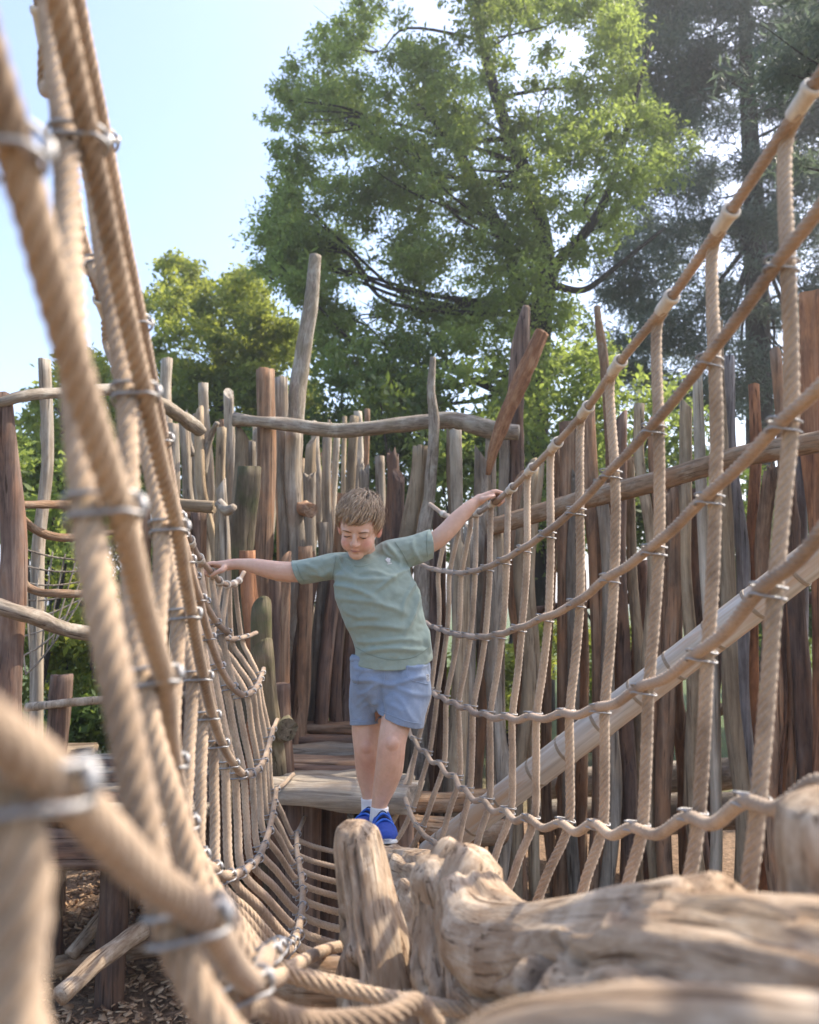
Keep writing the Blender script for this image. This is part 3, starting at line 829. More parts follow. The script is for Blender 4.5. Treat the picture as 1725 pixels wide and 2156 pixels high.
bent_pole('branch', lf, [P(38, 1200, 3.9), P(60, 1238, 4.0), P(120, 1250, 4.0), P(240, 1246, 4.2)], [px(14, 4) / 2, px(17, 4) / 2, px(17, 4) / 2, px(15, 4) / 2], 'limb_brown')
stake(lf, 128, 1420, 112, 42, 4.6, 'dark', top='flat')
bent_pole('rail', lf, [P(56, 1490, 4.5), P(120, 1482, 4.5), P(260, 1470, 4.7), P(420, 1462, 5.2)], [px(17, 4.5) / 2] * 4, 'grey')
stake(lf, 330, 1440, 330, 40, 5.0, 'dark', top='flat')

# low plank deck at the left
dk = empty('low_deck', (-1.6, 4.6, 0), 'low dark plank deck behind the left rope net', 'deck')
zd = P(200, 1690, 4.3)[2]
for k in range(7):
    yk = 4.15 + k * 0.21
    slab('plank', dk, (-3.2, yk + random.uniform(-.02, .02), zd + random.uniform(-.01, .01)), (-1.05 + random.uniform(-.1, .06), yk, zd + random.uniform(-.01, .01)), 0.195, 0.06, 'dark' if k % 2 else 'grey')
for (x, y) in [(-2.9, 4.25), (-2.2, 4.25), (-1.5, 4.25), (-1.15, 4.9), (-2.3, 5.4), (-2.9, 5.4)]:
    pole('leg', dk, (x, y, -.05), (x, y, zd - .04), .075, .07, 'dark', rough=.06)
slab('side_board', dk, (-3.15, 4.06, zd - .18), (-1.1, 4.06, zd - .16), 0.2, 0.05, 'dark', up=(0, 1, 0))
st = empty('step_bench', (-1.95, 4.9, 0), 'small weathered step with a pale tread by the dark deck post', 'step')
c = P(120, 1580, 4.7); slab('tread', st, c + np.array([-.22, 0, 0]), c + np.array([.2, .05, 0]), .16, .05, 'tan')
pole('leg', st, c + np.array([-.1, 0, -.45]), c + np.array([-.1, 0, -.03]), .04, .04, 'dark'); pole('leg', st, c + np.array([.1, 0, -.45]), c + np.array([.1, 0, -.03]), .04, .04, 'dark')

# a grey climbing net hung in the frame at the far left
cn = empty('climbing_net', (-2.4, 5.4, 1.2), 'small grey climbing net hanging behind the frame at the far left', 'climbing net')
q00, q10, q01, q11 = P(30, 1150, 5.3), P(215, 1180, 5.5), P(55, 1420, 5.2), P(130, 1330, 5.3)
for k in range(8):
    t_ = k / 7
    for nm, s_, e_ in (('cord', q00 * (1 - t_) + q10 * t_, q01 * (1 - t_) + q11 * t_), ('cord', q00 * (1 - t_) + q01 * t_, q10 * (1 - t_) + q11 * t_)):
        mid = (s_ + e_) / 2 - np.array([0, .02, .03])
        obj(nm, MB().add(tube([s_, mid, e_], [.006, .006, .006], seg=6, per=5)).mesh(), M['grey'], cn)

# sticks lying on the chips at the lower left
for (a, b, r, lab) in [((128, 2098, 3.6), (300, 1958, 4.1), (.04, .045), 'pale split stick propped on the bark chips at the lower left'),
                       ((150, 2010, 4.3), (330, 1800, 4.9), (.035, .03), 'thin dark branch lying behind the pale split stick'),
                       ((120, 2035, 4.35), (420, 1985, 4.4), (.05, .05), 'brown log half sunk in the bark chips at the lower left')]:
    s = bent_pole('ground_branch', None, [P(*a), (P(*a) + P(*b)) / 2 + np.array([0, .02, .015]), P(*b)], [r[0], (r[0] + r[1]) / 2, r[1]], 'limb_brown' if 'pale' not in lab else 'limb', gn=.1)
    tag(s, lab, 'branch')

# ------------------------------------------------------------------ bamboo pole
m, nt, N, L, bs = new_mat('bamboo_skin')
at = N.new('ShaderNodeAttribute'); at.attribute_name = 'grain'
g1 = noise_node(N, L, mapping(N, L, at.outputs['Vector'], (60, 60, 2)), 1, 5, .6)
g2 = noise_node(N, L, mapping(N, L, at.outputs['Vector'], (14, 14, 1.2)), 1, 5, .7)
ra = ramp(N, [(0.3, (0.40, 0.36, 0.30)), (0.65, (0.64, 0.60, 0.54))]); L.new(g1.outputs[0], ra.inputs[0])
rb = ramp(N, [(0.45, (0, 0, 0)), (0.62, (1, 1, 1))]); L.new(g2.outputs[0], rb.inputs[0])
L.new(mix_color(N, L, rb.outputs[0], ra.outputs[0], (0.50, 0.35, 0.225)), bs.inputs['Base Color'])
bs.inputs['Roughness'].default_value = 0.5
L.new(bump(N, L, g1.outputs[0], .3, .002), bs.inputs['Normal'])
M['bamboo'] = m
bam = empty('bamboo_pole', P(935, 1775, 3.5), 'thick pale bamboo pole slanting up to the right behind the right rope net', 'bamboo pole')
b0, b1 = P(905, 1800, 3.75), P(1800, 1108, 2.55)
bent_pole('culm', bam, [b0, b0 * .66 + b1 * .34, b0 * .33 + b1 * .67, b1], [.061, .06, .059, .057], 'bamboo', seg=32, gn=.02, cracks=3, crack_d=.05, step=.02)
bl = np.linalg.norm(b1 - b0)
ring_me = mesh_from(*[np.array(x, dtype=object) if False else x for x in (lambda: (lambda vv, ff: (vv, ff))(*tube([(0, 0, -.007), (0, 0, -.003), (0, 0, 0.0), (0, 0, .003), (0, 0, .007)], [.0596, .0610, .0602, .0612, .0597], seg=28, per=2, round_ends=False)))()], name='ring')
ring_me.materials.append(plain_mat('bamboo_node', (0.30, 0.235, 0.165), .6, 0, .2, 90))
k = 0.12
while k < bl - .05:
    c = b0 + (b1 - b0) * (k / bl)
    obj('node_ring', ring_me, None, bam, align_z(c, c + (b1 - b0)) @ Matrix.Scale(1.0 + .03 * (1 - k / bl), 4))
    k += random.uniform(0.17, 0.22)

# ------------------------------------------------------------------ the log that is walked on
log = empty('gnarled_log', P(960, 2050, 1.7), 'big barkless gnarled log with broken stubs under the shoes of the boy', 'log')
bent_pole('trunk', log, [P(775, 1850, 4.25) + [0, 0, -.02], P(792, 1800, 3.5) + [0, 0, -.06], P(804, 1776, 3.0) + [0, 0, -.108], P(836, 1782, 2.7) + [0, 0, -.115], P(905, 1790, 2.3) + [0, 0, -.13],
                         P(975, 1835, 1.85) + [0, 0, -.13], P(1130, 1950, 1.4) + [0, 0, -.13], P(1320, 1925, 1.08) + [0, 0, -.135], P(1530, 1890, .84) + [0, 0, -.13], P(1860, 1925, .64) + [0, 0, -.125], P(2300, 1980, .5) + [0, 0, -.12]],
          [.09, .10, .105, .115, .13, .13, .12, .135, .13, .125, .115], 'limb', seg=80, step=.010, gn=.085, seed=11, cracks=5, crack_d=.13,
          knots=[(2.2, 2.45, .04, .5), (1.2, 2.9, .05, .5), (0.5, 3.12, .045, .6), (0.9, 1.9, .04, .5), (1.1, 3.36, .055, .6), (0.35, 3.55, .04, .5), (1.45, 3.6, .05, .6), (.2, 1.55, .035, .5)],  # pits near the front also put shadow patches into the log colour
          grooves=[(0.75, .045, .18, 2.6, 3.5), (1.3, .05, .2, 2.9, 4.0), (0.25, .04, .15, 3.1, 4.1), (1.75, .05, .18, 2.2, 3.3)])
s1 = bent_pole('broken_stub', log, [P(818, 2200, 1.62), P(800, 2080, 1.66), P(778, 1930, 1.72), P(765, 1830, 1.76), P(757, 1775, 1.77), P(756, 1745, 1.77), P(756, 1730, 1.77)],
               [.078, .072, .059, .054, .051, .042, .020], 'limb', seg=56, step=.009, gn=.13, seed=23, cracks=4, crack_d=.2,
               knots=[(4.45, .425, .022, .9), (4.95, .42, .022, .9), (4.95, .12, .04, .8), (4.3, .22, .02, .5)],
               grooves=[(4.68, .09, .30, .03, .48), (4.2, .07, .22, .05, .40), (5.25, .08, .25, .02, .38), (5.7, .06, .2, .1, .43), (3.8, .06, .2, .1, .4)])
s1['label'] = 'upright broken stub with a knot near its rounded top'
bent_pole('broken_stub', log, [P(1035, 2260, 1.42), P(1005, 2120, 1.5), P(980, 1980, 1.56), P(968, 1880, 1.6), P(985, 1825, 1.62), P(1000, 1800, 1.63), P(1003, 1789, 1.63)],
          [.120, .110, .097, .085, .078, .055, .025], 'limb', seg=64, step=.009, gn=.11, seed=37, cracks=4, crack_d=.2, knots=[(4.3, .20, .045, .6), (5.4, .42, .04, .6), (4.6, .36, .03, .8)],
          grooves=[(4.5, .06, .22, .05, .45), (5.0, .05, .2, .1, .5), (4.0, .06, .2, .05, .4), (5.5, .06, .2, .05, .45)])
bent_pole('broken_stub', log, [P(950, 1960, 1.6), P(930, 1880, 1.6), P(915, 1830, 1.6), P(908, 1800, 1.6)], [.07, .062, .052, .025], 'limb', seg=40, step=.009, gn=.14, seed=41)
bent_pole('broken_stub', log, [P(1770, 1990, .84), P(1752, 1860, .86), P(1735, 1760, .86), P(1728, 1690, .86), P(1722, 1668, .86)], [.055, .05, .047, .04, .02], 'limb', seg=40, step=.008, gn=.12, seed=47)
bent_pole('side_limb', log, [P(985, 1900, 1.56), P(1030, 1985, 1.46), P(1100, 2015, 1.34), P(1210, 2010, 1.2), P(1350, 2010, 1.05), P(1500, 2030, .92)], [.07, .088, .085, .075, .08, .09], 'limb', seg=64, step=.009, gn=.10, seed=53)
nl = bent_pole('near_log', None, [P(880, 2420, .62), P(1080, 2250, .56), P(1300, 2215, .50), P(1500, 2222, .46), P(1750, 2260, .42), P(2000, 2300, .40)], [.04, .036, .034, .033, .034, .034], 'limb', seg=48, step=.007, gn=.05, seed=61, cracks=1)
tag(nl, 'smooth pale limb in the very front at the bottom right edge', 'log')
cb = bent_pole('cross_beam', None, [P(500, 2062, 2.0), P(600, 2066, 1.9), P(700, 2072, 1.85), P(830, 2080, 1.8)], [.052, .055, .055, .055], 'limb_brown', seg=30, step=.012, gn=.06, seed=67)
tag(cb, 'brown cross beam jutting left from the base of the upright stub', 'beam')
# ------------------------------------------------------------------ ropes
def rope_mesh(path, D, lobes=6, pitch=3.9, seg=24, depth=0.2, fine=20):
    c = catmull(path, 10)
    step = D * pitch / fine
    c, s = resample(c, step)
    t, n, b = frames(c)
    a = np.linspace(0, 2 * math.pi, seg, endpoint=False)
    tw = s / (D * pitch) * 2 * math.pi
    A = a[None, :] + tw[:, None] * 1.0 / 1.0
    ph = a[None, :] * np.ones_like(tw)[:, None]
    lob = np.abs(np.cos(ph * lobes / 2))                    # one rounded ridge for each strand
    r = D / 2 * (1 - depth + depth * 1.15 * lob ** 0.6)
    r = r * (1 + 0.03 * vnoise(s[:, None] * 60, ph * 1.0, 2.0, 5))
    v = c[:, None, :3] + n[:, None] * (np.cos(A) * r)[..., None] + b[:, None] * (np.sin(A) * r)[..., None]
    nr = len(c)
    v = v.reshape(-1, 3); nv = len(v)
    f = grid_faces(nr, seg)
    me = bpy.data.meshes.new('rope')
    caps = [list(range(seg - 1, -1, -1)), list(range((nr - 1) * seg, nr * seg))]
    nf = len(f)
    loops = np.concatenate([f.ravel(), np.array(caps).ravel()]).astype(np.int32)
    starts = np.concatenate([np.arange(nf) * 4, nf * 4 + np.arange(2) * seg]).astype(np.int32)
    me.vertices.add(nv); me.vertices.foreach_set('co', v.astype(np.float32).ravel())
    me.loops.add(len(loops)); me.loops.foreach_set('vertex_index', loops)
    me.polygons.add(nf + 2); me.polygons.foreach_set('loop_start', starts)
    me.update(calc_edges=True)
    me.polygons.foreach_set('use_smooth', np.ones(nf + 2, dtype=bool))
    attr_float(me, 'lay', (ph * lobes * 3).ravel())
    return me

D_V, D_H = 0.0245, 0.0225

# crossing points of the level ropes with the upright ropes, near to far: (u, v, distance)
DR = [1.25 + .242 * i for i in range(13)]
RR = [
    [(1690, 215), (1525, 465), (1403, 640), (1298, 772), (1232, 865), (1168, 938), (1117, 990), (1076, 1030), (1038, 1060), (1006, 1080), (980, 1090), (957, 1092), (935, 1083), (912, 1066)],
    [(1632, 560), (1482, 762), (1367, 903), (1277, 998), (1205, 1075), (1145, 1124), (1097, 1156), (1055, 1180), (1020, 1195), (990, 1203), (962, 1206), (938, 1203), (915, 1198), (892, 1190)],
    [(1637, 895), (1482, 1048), (1367, 1155), (1275, 1218), (1205, 1272), (1140, 1301), (1085, 1323), (1045, 1335), (1010, 1340), (980, 1338), (955, 1334), (932, 1327), (915, 1320), (900, 1312)],
    [(1602, 1240), (1465, 1378), (1345, 1447), (1255, 1489), (1183, 1501), (1115, 1508), (1065, 1508), (1020, 1503), (985, 1490), (955, 1478), (930, 1467), (912, 1458), (898, 1450), (885, 1440)],
    [(1565, 1688), (1445, 1720), (1330, 1742), (1250, 1733), (1180, 1733), (1110, 1720), (1062, 1706), (1018, 1685), (978, 1660), (957, 1633), (925, 1607), (895, 1582), (872, 1555), (860, 1530)],
    [(1520, 2000), (1400, 1990), (1270, 1962), (1180, 1952), (1088, 1945), (1045, 1885), (1008, 1852), (975, 1822), (945, 1797), (914, 1772), (879, 1740), (860, 1699), (849, 1658), (868, 1605)],
]
DL = [.36, .58, .82, 1.06, 1.30, 1.54, 1.78, 2.03, 2.28, 2.53, 2.78, 3.03, 3.28, 3.53, 3.78, 4.03]
LL = [
    [None, None, (95, 60, 1.22), (158, 445, 1.42), (222, 650, 1.60), (275, 785, 1.80), (316, 900, 2.0), (350, 1002, 2.22), (382, 1092, 2.45), (402, 1142, 2.68), (422, 1178, 2.92), (447, 1206, 3.17), (463, 1224, 3.4), (479, 1231, 3.62), (492, 1229, 3.85), (503, 1223, 4.1), (512, 1208, 4.4)],
    None,
    [None, None, (222, 300, 1.06), (297, 680, 1.27), (345, 925, 1.48), (373, 1090, 1.68), (396, 1180, 1.88), (420, 1262, 2.1), (441, 1343, 2.32), (464, 1405, 2.55), (490, 1447, 2.8), (512, 1463, 3.05), (530, 1457, 3.3), (541, 1445, 3.55), (548, 1430, 3.8), (552, 1418, 4.05), (556, 1405, 4.35)],
    [None, (190, 300, .74), (305, 830, .96), (372, 1108, 1.18), (403, 1293, 1.40), (428, 1423, 1.62), (447, 1505, 1.84), (467, 1563, 2.07), (490, 1605, 2.3), (510, 1628, 2.53), (527, 1630, 2.8), (543, 1620, 3.05), (555, 1603, 3.3), (563, 1580, 3.55), (570, 1555, 3.8), (575, 1535, 4.05), (582, 1520, 4.3)],
    [(30, 310, .42), (250, 1070, .60), (345, 1430, .84), (367, 1610, 1.08), (395, 1735, 1.3), (420, 1800, 1.52), (450, 1830, 1.75), (480, 1843, 2.0), (505, 1837, 2.25), (525, 1825, 2.5), (543, 1808, 2.75), (556, 1780, 3.0), (567, 1748, 3.25), (574, 1715, 3.5), (578, 1690, 3.75), (583, 1662, 4.0), (610, 1638, 4.25)],
    [(110, 1640, .36), (430, 1930, .56), (532, 2068, .8), (563, 2010, 1.08), (577, 1996, 1.35), (590, 1998, 1.6), (605, 1998, 1.85), (616, 1988, 2.1), (625, 1968, 2.35), (632, 1940, 2.6), (637, 1910, 2.85), (638, 1877, 3.1), (635, 1845, 3.35), (630, 1815, 3.6), (625, 1785, 3.85), (626, 1755, 4.1), (640, 1725, 4.25)],
]

def extrap(near, nxt, n, k=1.0):
    return [near + (near - nxt) * (i + 1) * k for i in range(n)]

RPTS = [[P(u, v, (DR + [4.4])[i]) for i, (u, v) in enumerate(row)] for row in RR]
LPTS = [[None if q is None else P(*q) for q in row] if row else None for row in LL]
for row in LPTS:
    if row is None: continue
    k0 = next(i for i, q in enumerate(row) if q is not None)
    for i in range(k0 - 1, -1, -1):
        row[i] = row[i + 1] + (row[i + 1] - row[i + 2]) * 0.9
LPTS[1] = [(a * .5 + b * .5) for a, b in zip(LPTS[0], LPTS[2])]
LPTS[1][-1] = P(535, 1334, 4.35)
for i in range(12, 16):
    tgt = P([462, 478, 498, 518][i - 12], [1338, 1344, 1344, 1340][i - 12], 3.35 + .25 * (i - 12)); LPTS[1][i] = tgt

net_l = empty('rope_net', (-.6, 2.5, 0.8), 'rope net wall on the left of the bridge, nearest to the camera', 'rope net')
net_r = empty('rope_net', (.45, 2.5, 0.8), 'rope net wall on the right of the bridge with white collars', 'rope net')

# clamp: two wire loops round both ropes with a steel nut (local x: from level rope to upright rope, z: along the upright rope)
cm = MB(); wire = MB()
for zz in (-.0085, .0085):
    n = 22; pts = []
    hl, rr = 0.0125, 0.0150
    for k in range(n):
        a = 2 * math.pi * k / n
        pts.append((math.copysign(hl, math.cos(a)) + rr * math.cos(a), rr * math.sin(a), zz + .002 * math.sin(a * 2)))
    pts.append(pts[0])
    p = np.array(pts)
    t, nn, bb = frames(p, ref=(0, 0, 1))
    a6 = np.linspace(0, 2 * math.pi, 6, endpoint=False)
    v = (p[:, None] + nn[:, None] * (np.cos(a6) * .0022)[None, :, None] + bb[:, None] * (np.sin(a6) * .0022)[None, :, None]).reshape(-1, 3)
    cm.add((v, [tuple(q) for q in grid_faces(len(p), 6)])); wire.add((v * np.array([1, .93, 1]), [tuple(q) for q in grid_faces(len(p), 6)]))
cm.add(ellipsoid((-.0285, .002, 0), (.0045, .0055, .0085), nu=10, nv=8))
CLAMP = cm.mesh('clamp'); CLAMP.materials.append(M['steel'])
WIRE = wire.mesh('clamp'); WIRE.materials.append(M['steel'])
# collar on the top rope: pale sleeve with a rolled rim (local z along the top rope)
sl = [(.0150, -.034), (.0172, -.034), (.0182, -.030), (.0186, 0.0), (.0190, .020), (.0215, .024), (.0225, .030), (.0215, .036), (.0185, .038), (.0150, .036)]
nseg = 22
v = np.array([[r * math.cos(2 * math.pi * j / nseg), r * math.sin(2 * math.pi * j / nseg), z] for r, z in sl for j in range(nseg)])
COLLAR = mesh_from(v, grid_faces(len(sl), nseg), 'collar'); COLLAR.materials.append(M['collar'])

def frame_mat(o, x, z):
    x = Vector(tuple(x)); z = Vector(tuple(z)).normalized()
    x = (x - z * x.dot(z)).normalized(); y = z.cross(x)
    return Matrix(((x.x, y.x, z.x, o[0]), (x.y, y.y, z.y, o[1]), (x.z, y.z, z.z, o[2]), (0, 0, 0, 1)))

def unit(v): return v / max(np.linalg.norm(v), 1e-9)

OFF = 0.0225
def level_rope(root, pts, near_ext, k, sag, side):
    dp = .24 if (side < 0 and k >= 3) else .16
    p = list(pts)
    ext = extrap(p[0], p[1], near_ext, 0.9)[::-1]
    p = ext + p
    out = []
    for i in range(len(p) - 1):
        out.append(p[i])
        if sag: out.append((p[i] + p[i + 1]) / 2 - np.array([0, 0, sag * min(1, np.linalg.norm(p[i + 1] - p[i]) / .25)]))
    out.append(p[-1])
    e = p[-1] - p[-2]
    out.append(p[-1] + unit(e) * .08)
    name = 'hand_rope' if k == 0 else 'level_rope'
    return obj(name, rope_mesh(np.array(out), D_H, depth=dp, fine=18), M['rope' if ((side < 0 and k >= 3) or (side > 0 and k >= 4)) else 'rope_brown'], root)

for k in range(6): level_rope(net_r, RPTS[k], 4, k, [0, .004, .006, .012, .022, .01][k], 1)
for k in range(6): level_rope(net_l, LPTS[k], [3, 3, 3, 2, 2, 1][k], k, [0, .003, .004, .004, .006, .006][k], -1)

FIBRE = plain_mat('rope_fibre', (0.66, 0.54, 0.40), .8, 0, .15)
def fibres(parent, path, n):
    """loose hairs standing off the rope"""
    c, s = resample(catmull(path, 10), .01)
    t, nn, bb = frames(c)
    g = np.random.default_rng(int(abs(path[0][0]) * 1e4) + len(c))
    i = g.integers(0, len(c), n); a = g.uniform(0, 6.28, n)
    out = nn[i] * np.cos(a)[:, None] + bb[i] * np.sin(a)[:, None]
    base = c[i, :3] + out * D_V * .47 + t[i] * g.uniform(-.006, .006, n)[:, None]
    d = out * g.uniform(.3, 1, n)[:, None] + t[i] * g.normal(0, .9, n)[:, None]; d /= np.linalg.norm(d, axis=1, keepdims=True)
    L_ = g.uniform(.004, .011, n)[:, None]
    tip = base + d * L_ + g.normal(0, .0012, (n, 3))
    sd = np.cross(d, t[i] + 1e-3); sd /= np.linalg.norm(sd, axis=1, keepdims=True); ud = np.cross(d, sd)
    w = .00028
    V = np.stack([base + sd * w, base - sd * w * .5 + ud * w * .87, base - sd * w * .5 - ud * w * .87, tip], 1).reshape(-1, 3)
    k = np.arange(n)[:, None, None] * 4
    Fc = (k + np.array([[0, 1, 3], [1, 2, 3], [2, 0, 3]])[None]).reshape(-1, 3)
    o = obj('fibres', mesh_from(V, Fc, 'fibres', smooth=False), FIBRE, parent)
    o['kind'] = 'stuff'

def upright(root, rows, i, side, other=None):
    """one upright rope: hangs from the top rope, passes outside every level rope and runs under the log"""
    cr = [r[i] for r in rows]
    nxt = [r[min(i + 1, len(r) - 1)] for r in rows]; prv = [r[max(i - 1, 0)] for r in rows]
    pts = []; info = []
    for k in range(6):
        z = unit(cr[max(k - 1, 0)] - cr[min(k + 1, 5)])          # upwards along the upright rope
        y = unit(nxt[k] - prv[k])
        x = np.cross(y, z) * (1 if side > 0 else 1)
        x = unit(x)
        if x[0] * side < 0: x = -x                               # outwards
        info.append((x, z, y))
        if k == 0:
            dn = y if y[2] < 0 else -y
            pts.append(cr[0] + dn * .012 - np.array([0, 0, .004])); pts.append(cr[0] + dn * .07 + x * .010 - np.array([0, 0, .022]))
        else:
            pts.append(cr[k] + x * (OFF if (i or side > 0 or k > 4) else OFF * 3.2))
            if k < 5 and k > 0: pts.append((cr[k] + cr[k + 1]) / 2 + x * (OFF + .002 + (.10 if (i == 0 and side < 0) else 0)) + np.array([0, random.uniform(-.004, .004), 0]))
    if other is not None: pts += other
    far = cr[2][1] > 2.3
    o = obj('upright_rope', rope_mesh(np.array(pts), D_V, seg=24 if not far else 18, depth=.28 if not far else .22, fine=20 if not far else 16), M['rope'], root)
    fibres(o, np.array(pts), 420 if not far else 160)
    dn = info[0][2] if info[0][2][2] > 0 else -info[0][2]
    obj('collar', COLLAR, None, o, align_z(cr[0], cr[0] + dn) @ Matrix.Scale(.84, 4))
    for k in range(1, 6):
        x, z, y = info[k]
        obj('clamp', CLAMP if side < 0 else WIRE, None, o, frame_mat(cr[k] + x * OFF * .5 + z * random.uniform(-.004, .004), x + y * random.uniform(-.25, .25), z))
    return o

# the upright ropes of both sides run under the log and meet below it
for i in range(16):
    a = LPTS[5][i]; j = min(range(13), key=lambda q: abs(DR[q] - a[1]))
    if a[1] < 1.12:
        b = np.array([0.5, a[1], a[2] - .1]); zb = a[2] - .30
    else:
        b = RPTS[5][j]; zb = min(a[2], b[2]) - .09
    if i == 0: tail = [a + [-.01, .0, -.10], a + [.03, 0, -.20], a + [.10, .02, -.28]]
    elif i == 1: tail = [a + [.03, .0, -.09], a + [.12, .01, -.19], a + [.25, .02, -.25]]
    elif i == 2: tail = [P(543, 2115, .86), P(600, 2142, .9), P(680, 2152, .95), P(813, 2140, 1.0), P(874, 2112, 1.06), P(920, 2160, 1.12)]
    elif i == 3: tail = [P(580, 2060, 1.25), P(635, 2025, 1.6), P(700, 1996, 1.92), P(800, 1985, 2.15)]
    else:
        mx = (a[0] + b[0]) / 2
        tail = [np.array([a[0] * .72 + mx * .28, a[1], a[2] * .35 + zb * .65]), np.array([mx, a[1] + .02, zb - .02])]
    upright(net_l, LPTS, i, -1, tail)
for i in range(13):
    a = RPTS[5][i]; b = LPTS[5][min(range(16), key=lambda q: abs(LPTS[5][q][1] - a[1]))]
    zb = min(a[2], b[2]) - .09; mx = (a[0] + b[0]) / 2
    tail = [np.array([a[0] * .72 + mx * .28, a[1], a[2] * .35 + zb * .65]), np.array([mx, a[1] - .02, zb - .01])]
    upright(net_r, RPTS, i, 1, tail)
# ------------------------------------------------------------------ foliage
def inside(poly, u, v):
    r = False; j = len(poly) - 1
    for i in range(len(poly)):
        (xi, yi), (xj, yj) = poly[i], poly[j]
        if (yi > v) != (yj > v) and u < (xj - xi) * (v - yi) / (yj - yi) + xi: r = not r
        j = i
    return r

def leaf_cloud(centres, radii, n, size, aspect=0.38, seed=1, squash=0.7, shell=0.55, tone_c=None, droop=0.0):
    """leaves spread through clumps: one mesh of many small folded leaves"""
    g = np.random.default_rng(seed)
    centres = np.asarray(centres); radii = np.asarray(radii)
    w = radii ** 2.2; w = w / w.sum()
    k = g.choice(len(centres), n, p=w)
    dirs = g.normal(size=(n, 3)); dirs /= np.linalg.norm(dirs, axis=1, keepdims=True)
    rad = g.uniform(0, 1, n) ** shell
    # ragged clump outline: radius wobbles with direction
    wob = 1 + 0.45 * vnoise(dirs[:, 0] * 2.2 + k * 3.7, dirs[:, 1] * 2.2 + k, dirs[:, 2] * 2.2, seed)
    pos = centres[k] + dirs * (rad * wob * radii[k])[:, None] * np.array([1, 1, squash])
    ax = g.normal(size=(n, 3)) + dirs * 0.8 + np.array([0, 0, -droop]); ax /= np.linalg.norm(ax, axis=1, keepdims=True)
    sd = np.cross(ax, g.normal(size=(n, 3))); sd /= np.linalg.norm(sd, axis=1, keepdims=True)
    nm = np.cross(ax, sd)
    l = size * (0.5 + 1.1 * g.uniform(0, 1, n) ** 1.6)[:, None]; wd = l * aspect
    v = np.stack([pos - ax * l * .5, pos + sd * wd * .5 + nm * l * .06, pos + ax * l * .5, pos - sd * wd * .5 + nm * l * .06], 1).reshape(-1, 3)
    f = np.arange(n * 4).reshape(-1, 4)
    me = mesh_from(v, f, 'leaves', smooth=False)
    tc = g.uniform(0, 1, len(centres)) if tone_c is None else np.asarray(tone_c)
    tone = np.clip(0.55 * tc[k] + 0.45 * g.uniform(0, 1, n), 0, 1)
    attr_float(me, 'tone', np.repeat(tone, 4))
    return me

def crown_points(poly, dmin, dmax, n, rmin, rmax, seed, thin=1.0):
    g = np.random.default_rng(seed)
    us = [p[0] for p in poly]; vs = [p[1] for p in poly]
    C, Rr, T = [], [], []
    tries = 0
    while len(C) < n and tries < 20000:
        tries += 1
        u, v = g.uniform(min(us), max(us)), g.uniform(min(vs), max(vs))
        if not inside(poly, u, v): continue
        d = g.uniform(dmin, dmax)
        r = g.uniform(rmin, rmax)
        # keep the clump inside the outline
        rp = r / d * F * 0.75
        if not all(inside(poly, u + rp * math.cos(a), v + rp * .7 * math.sin(a)) for a in (0, 1.05, 2.1, 3.14, 4.2, 5.25)):
            r *= 0.55; rp *= .5
            if not all(inside(poly, u + rp * math.cos(a), v + rp * .7 * math.sin(a)) for a in (0, 1.57, 3.14, 4.7)): continue
        C.append(P(u, v, d)); Rr.append(r)
    return np.array(C), np.array(Rr)

def branch_tube(mb, pts, radii, seg=7, seed=0):
    v, f = tube(pts, radii, seg=seg, per=5, round_ends=False)
    mb.add((v, f))

def tree(name, label, base, trunk_pts, trunk_r, C, Rr, nleaf, leaf_size, mat, bark, seed, group=None, nbr=26, aspect=.38, squash=.7, droop=0.0, tone_c=None, cat='tree', shell=.55):
    root = empty(name, base, label, cat, group)
    g = np.random.default_rng(seed)
    v, f = tube(trunk_pts, trunk_r, seg=14, per=6, round_ends=False)
    v = v * 1.0 + 0.02 * np.stack([vnoise(v[:, 0] * 6, v[:, 1] * 6, v[:, 2] * 1.5, seed)] * 3, -1)
    obj('trunk', mesh_from(v, f, 'trunk'), M[bark], root)
    tp = catmull(np.hstack([np.asarray(trunk_pts, float), np.asarray(trunk_r, float)[:, None]]), 8)
    idx = g.choice(len(C), min(nbr, len(C)), replace=False, p=Rr / Rr.sum())
    mb = MB()
    for i in idx:
        tgt = C[i]
        cand = tp[(tp[:, 2] < tgt[2] - 0.25 * np.hypot(*(tp[:, :2] - tgt[:2]).T)) & (tp[:, 2] > tp[0, 2] + 0.35 * (tp[-1, 2] - tp[0, 2]))]
        if len(cand) == 0: cand = tp[len(tp) // 2:]
        s = cand[np.argmin(np.linalg.norm(cand[:, :3] - tgt, axis=1))]
        L = np.linalg.norm(tgt - s[:3])
        mid = s[:3] * .5 + tgt * .5 + g.normal(0, .09 * L, 3) - np.array([0, 0, .07 * L])
        q = s[:3] * .2 + tgt * .8 + g.normal(0, .05 * L, 3)
        r0 = min(s[3] * .45, .010 + .010 * L)
        branch_tube(mb, [s[:3], mid, q, tgt], [r0, r0 * .65, r0 * .4, r0 * .18])
        for k in range(3):                                         # twigs
            e = tgt + g.normal(0, .55, 3) * Rr[i]
            branch_tube(mb, [q, (q + e) / 2 + g.normal(0, .06, 3), e], [r0 * .35, r0 * .22, r0 * .08], seg=5)
    obj('branches', mb.mesh('branches'), M[bark], root)
    me = leaf_cloud(C, Rr, nleaf, leaf_size, aspect, seed, squash, shell, tone_c, droop)
    obj('crown', me, mat, root)
    return root

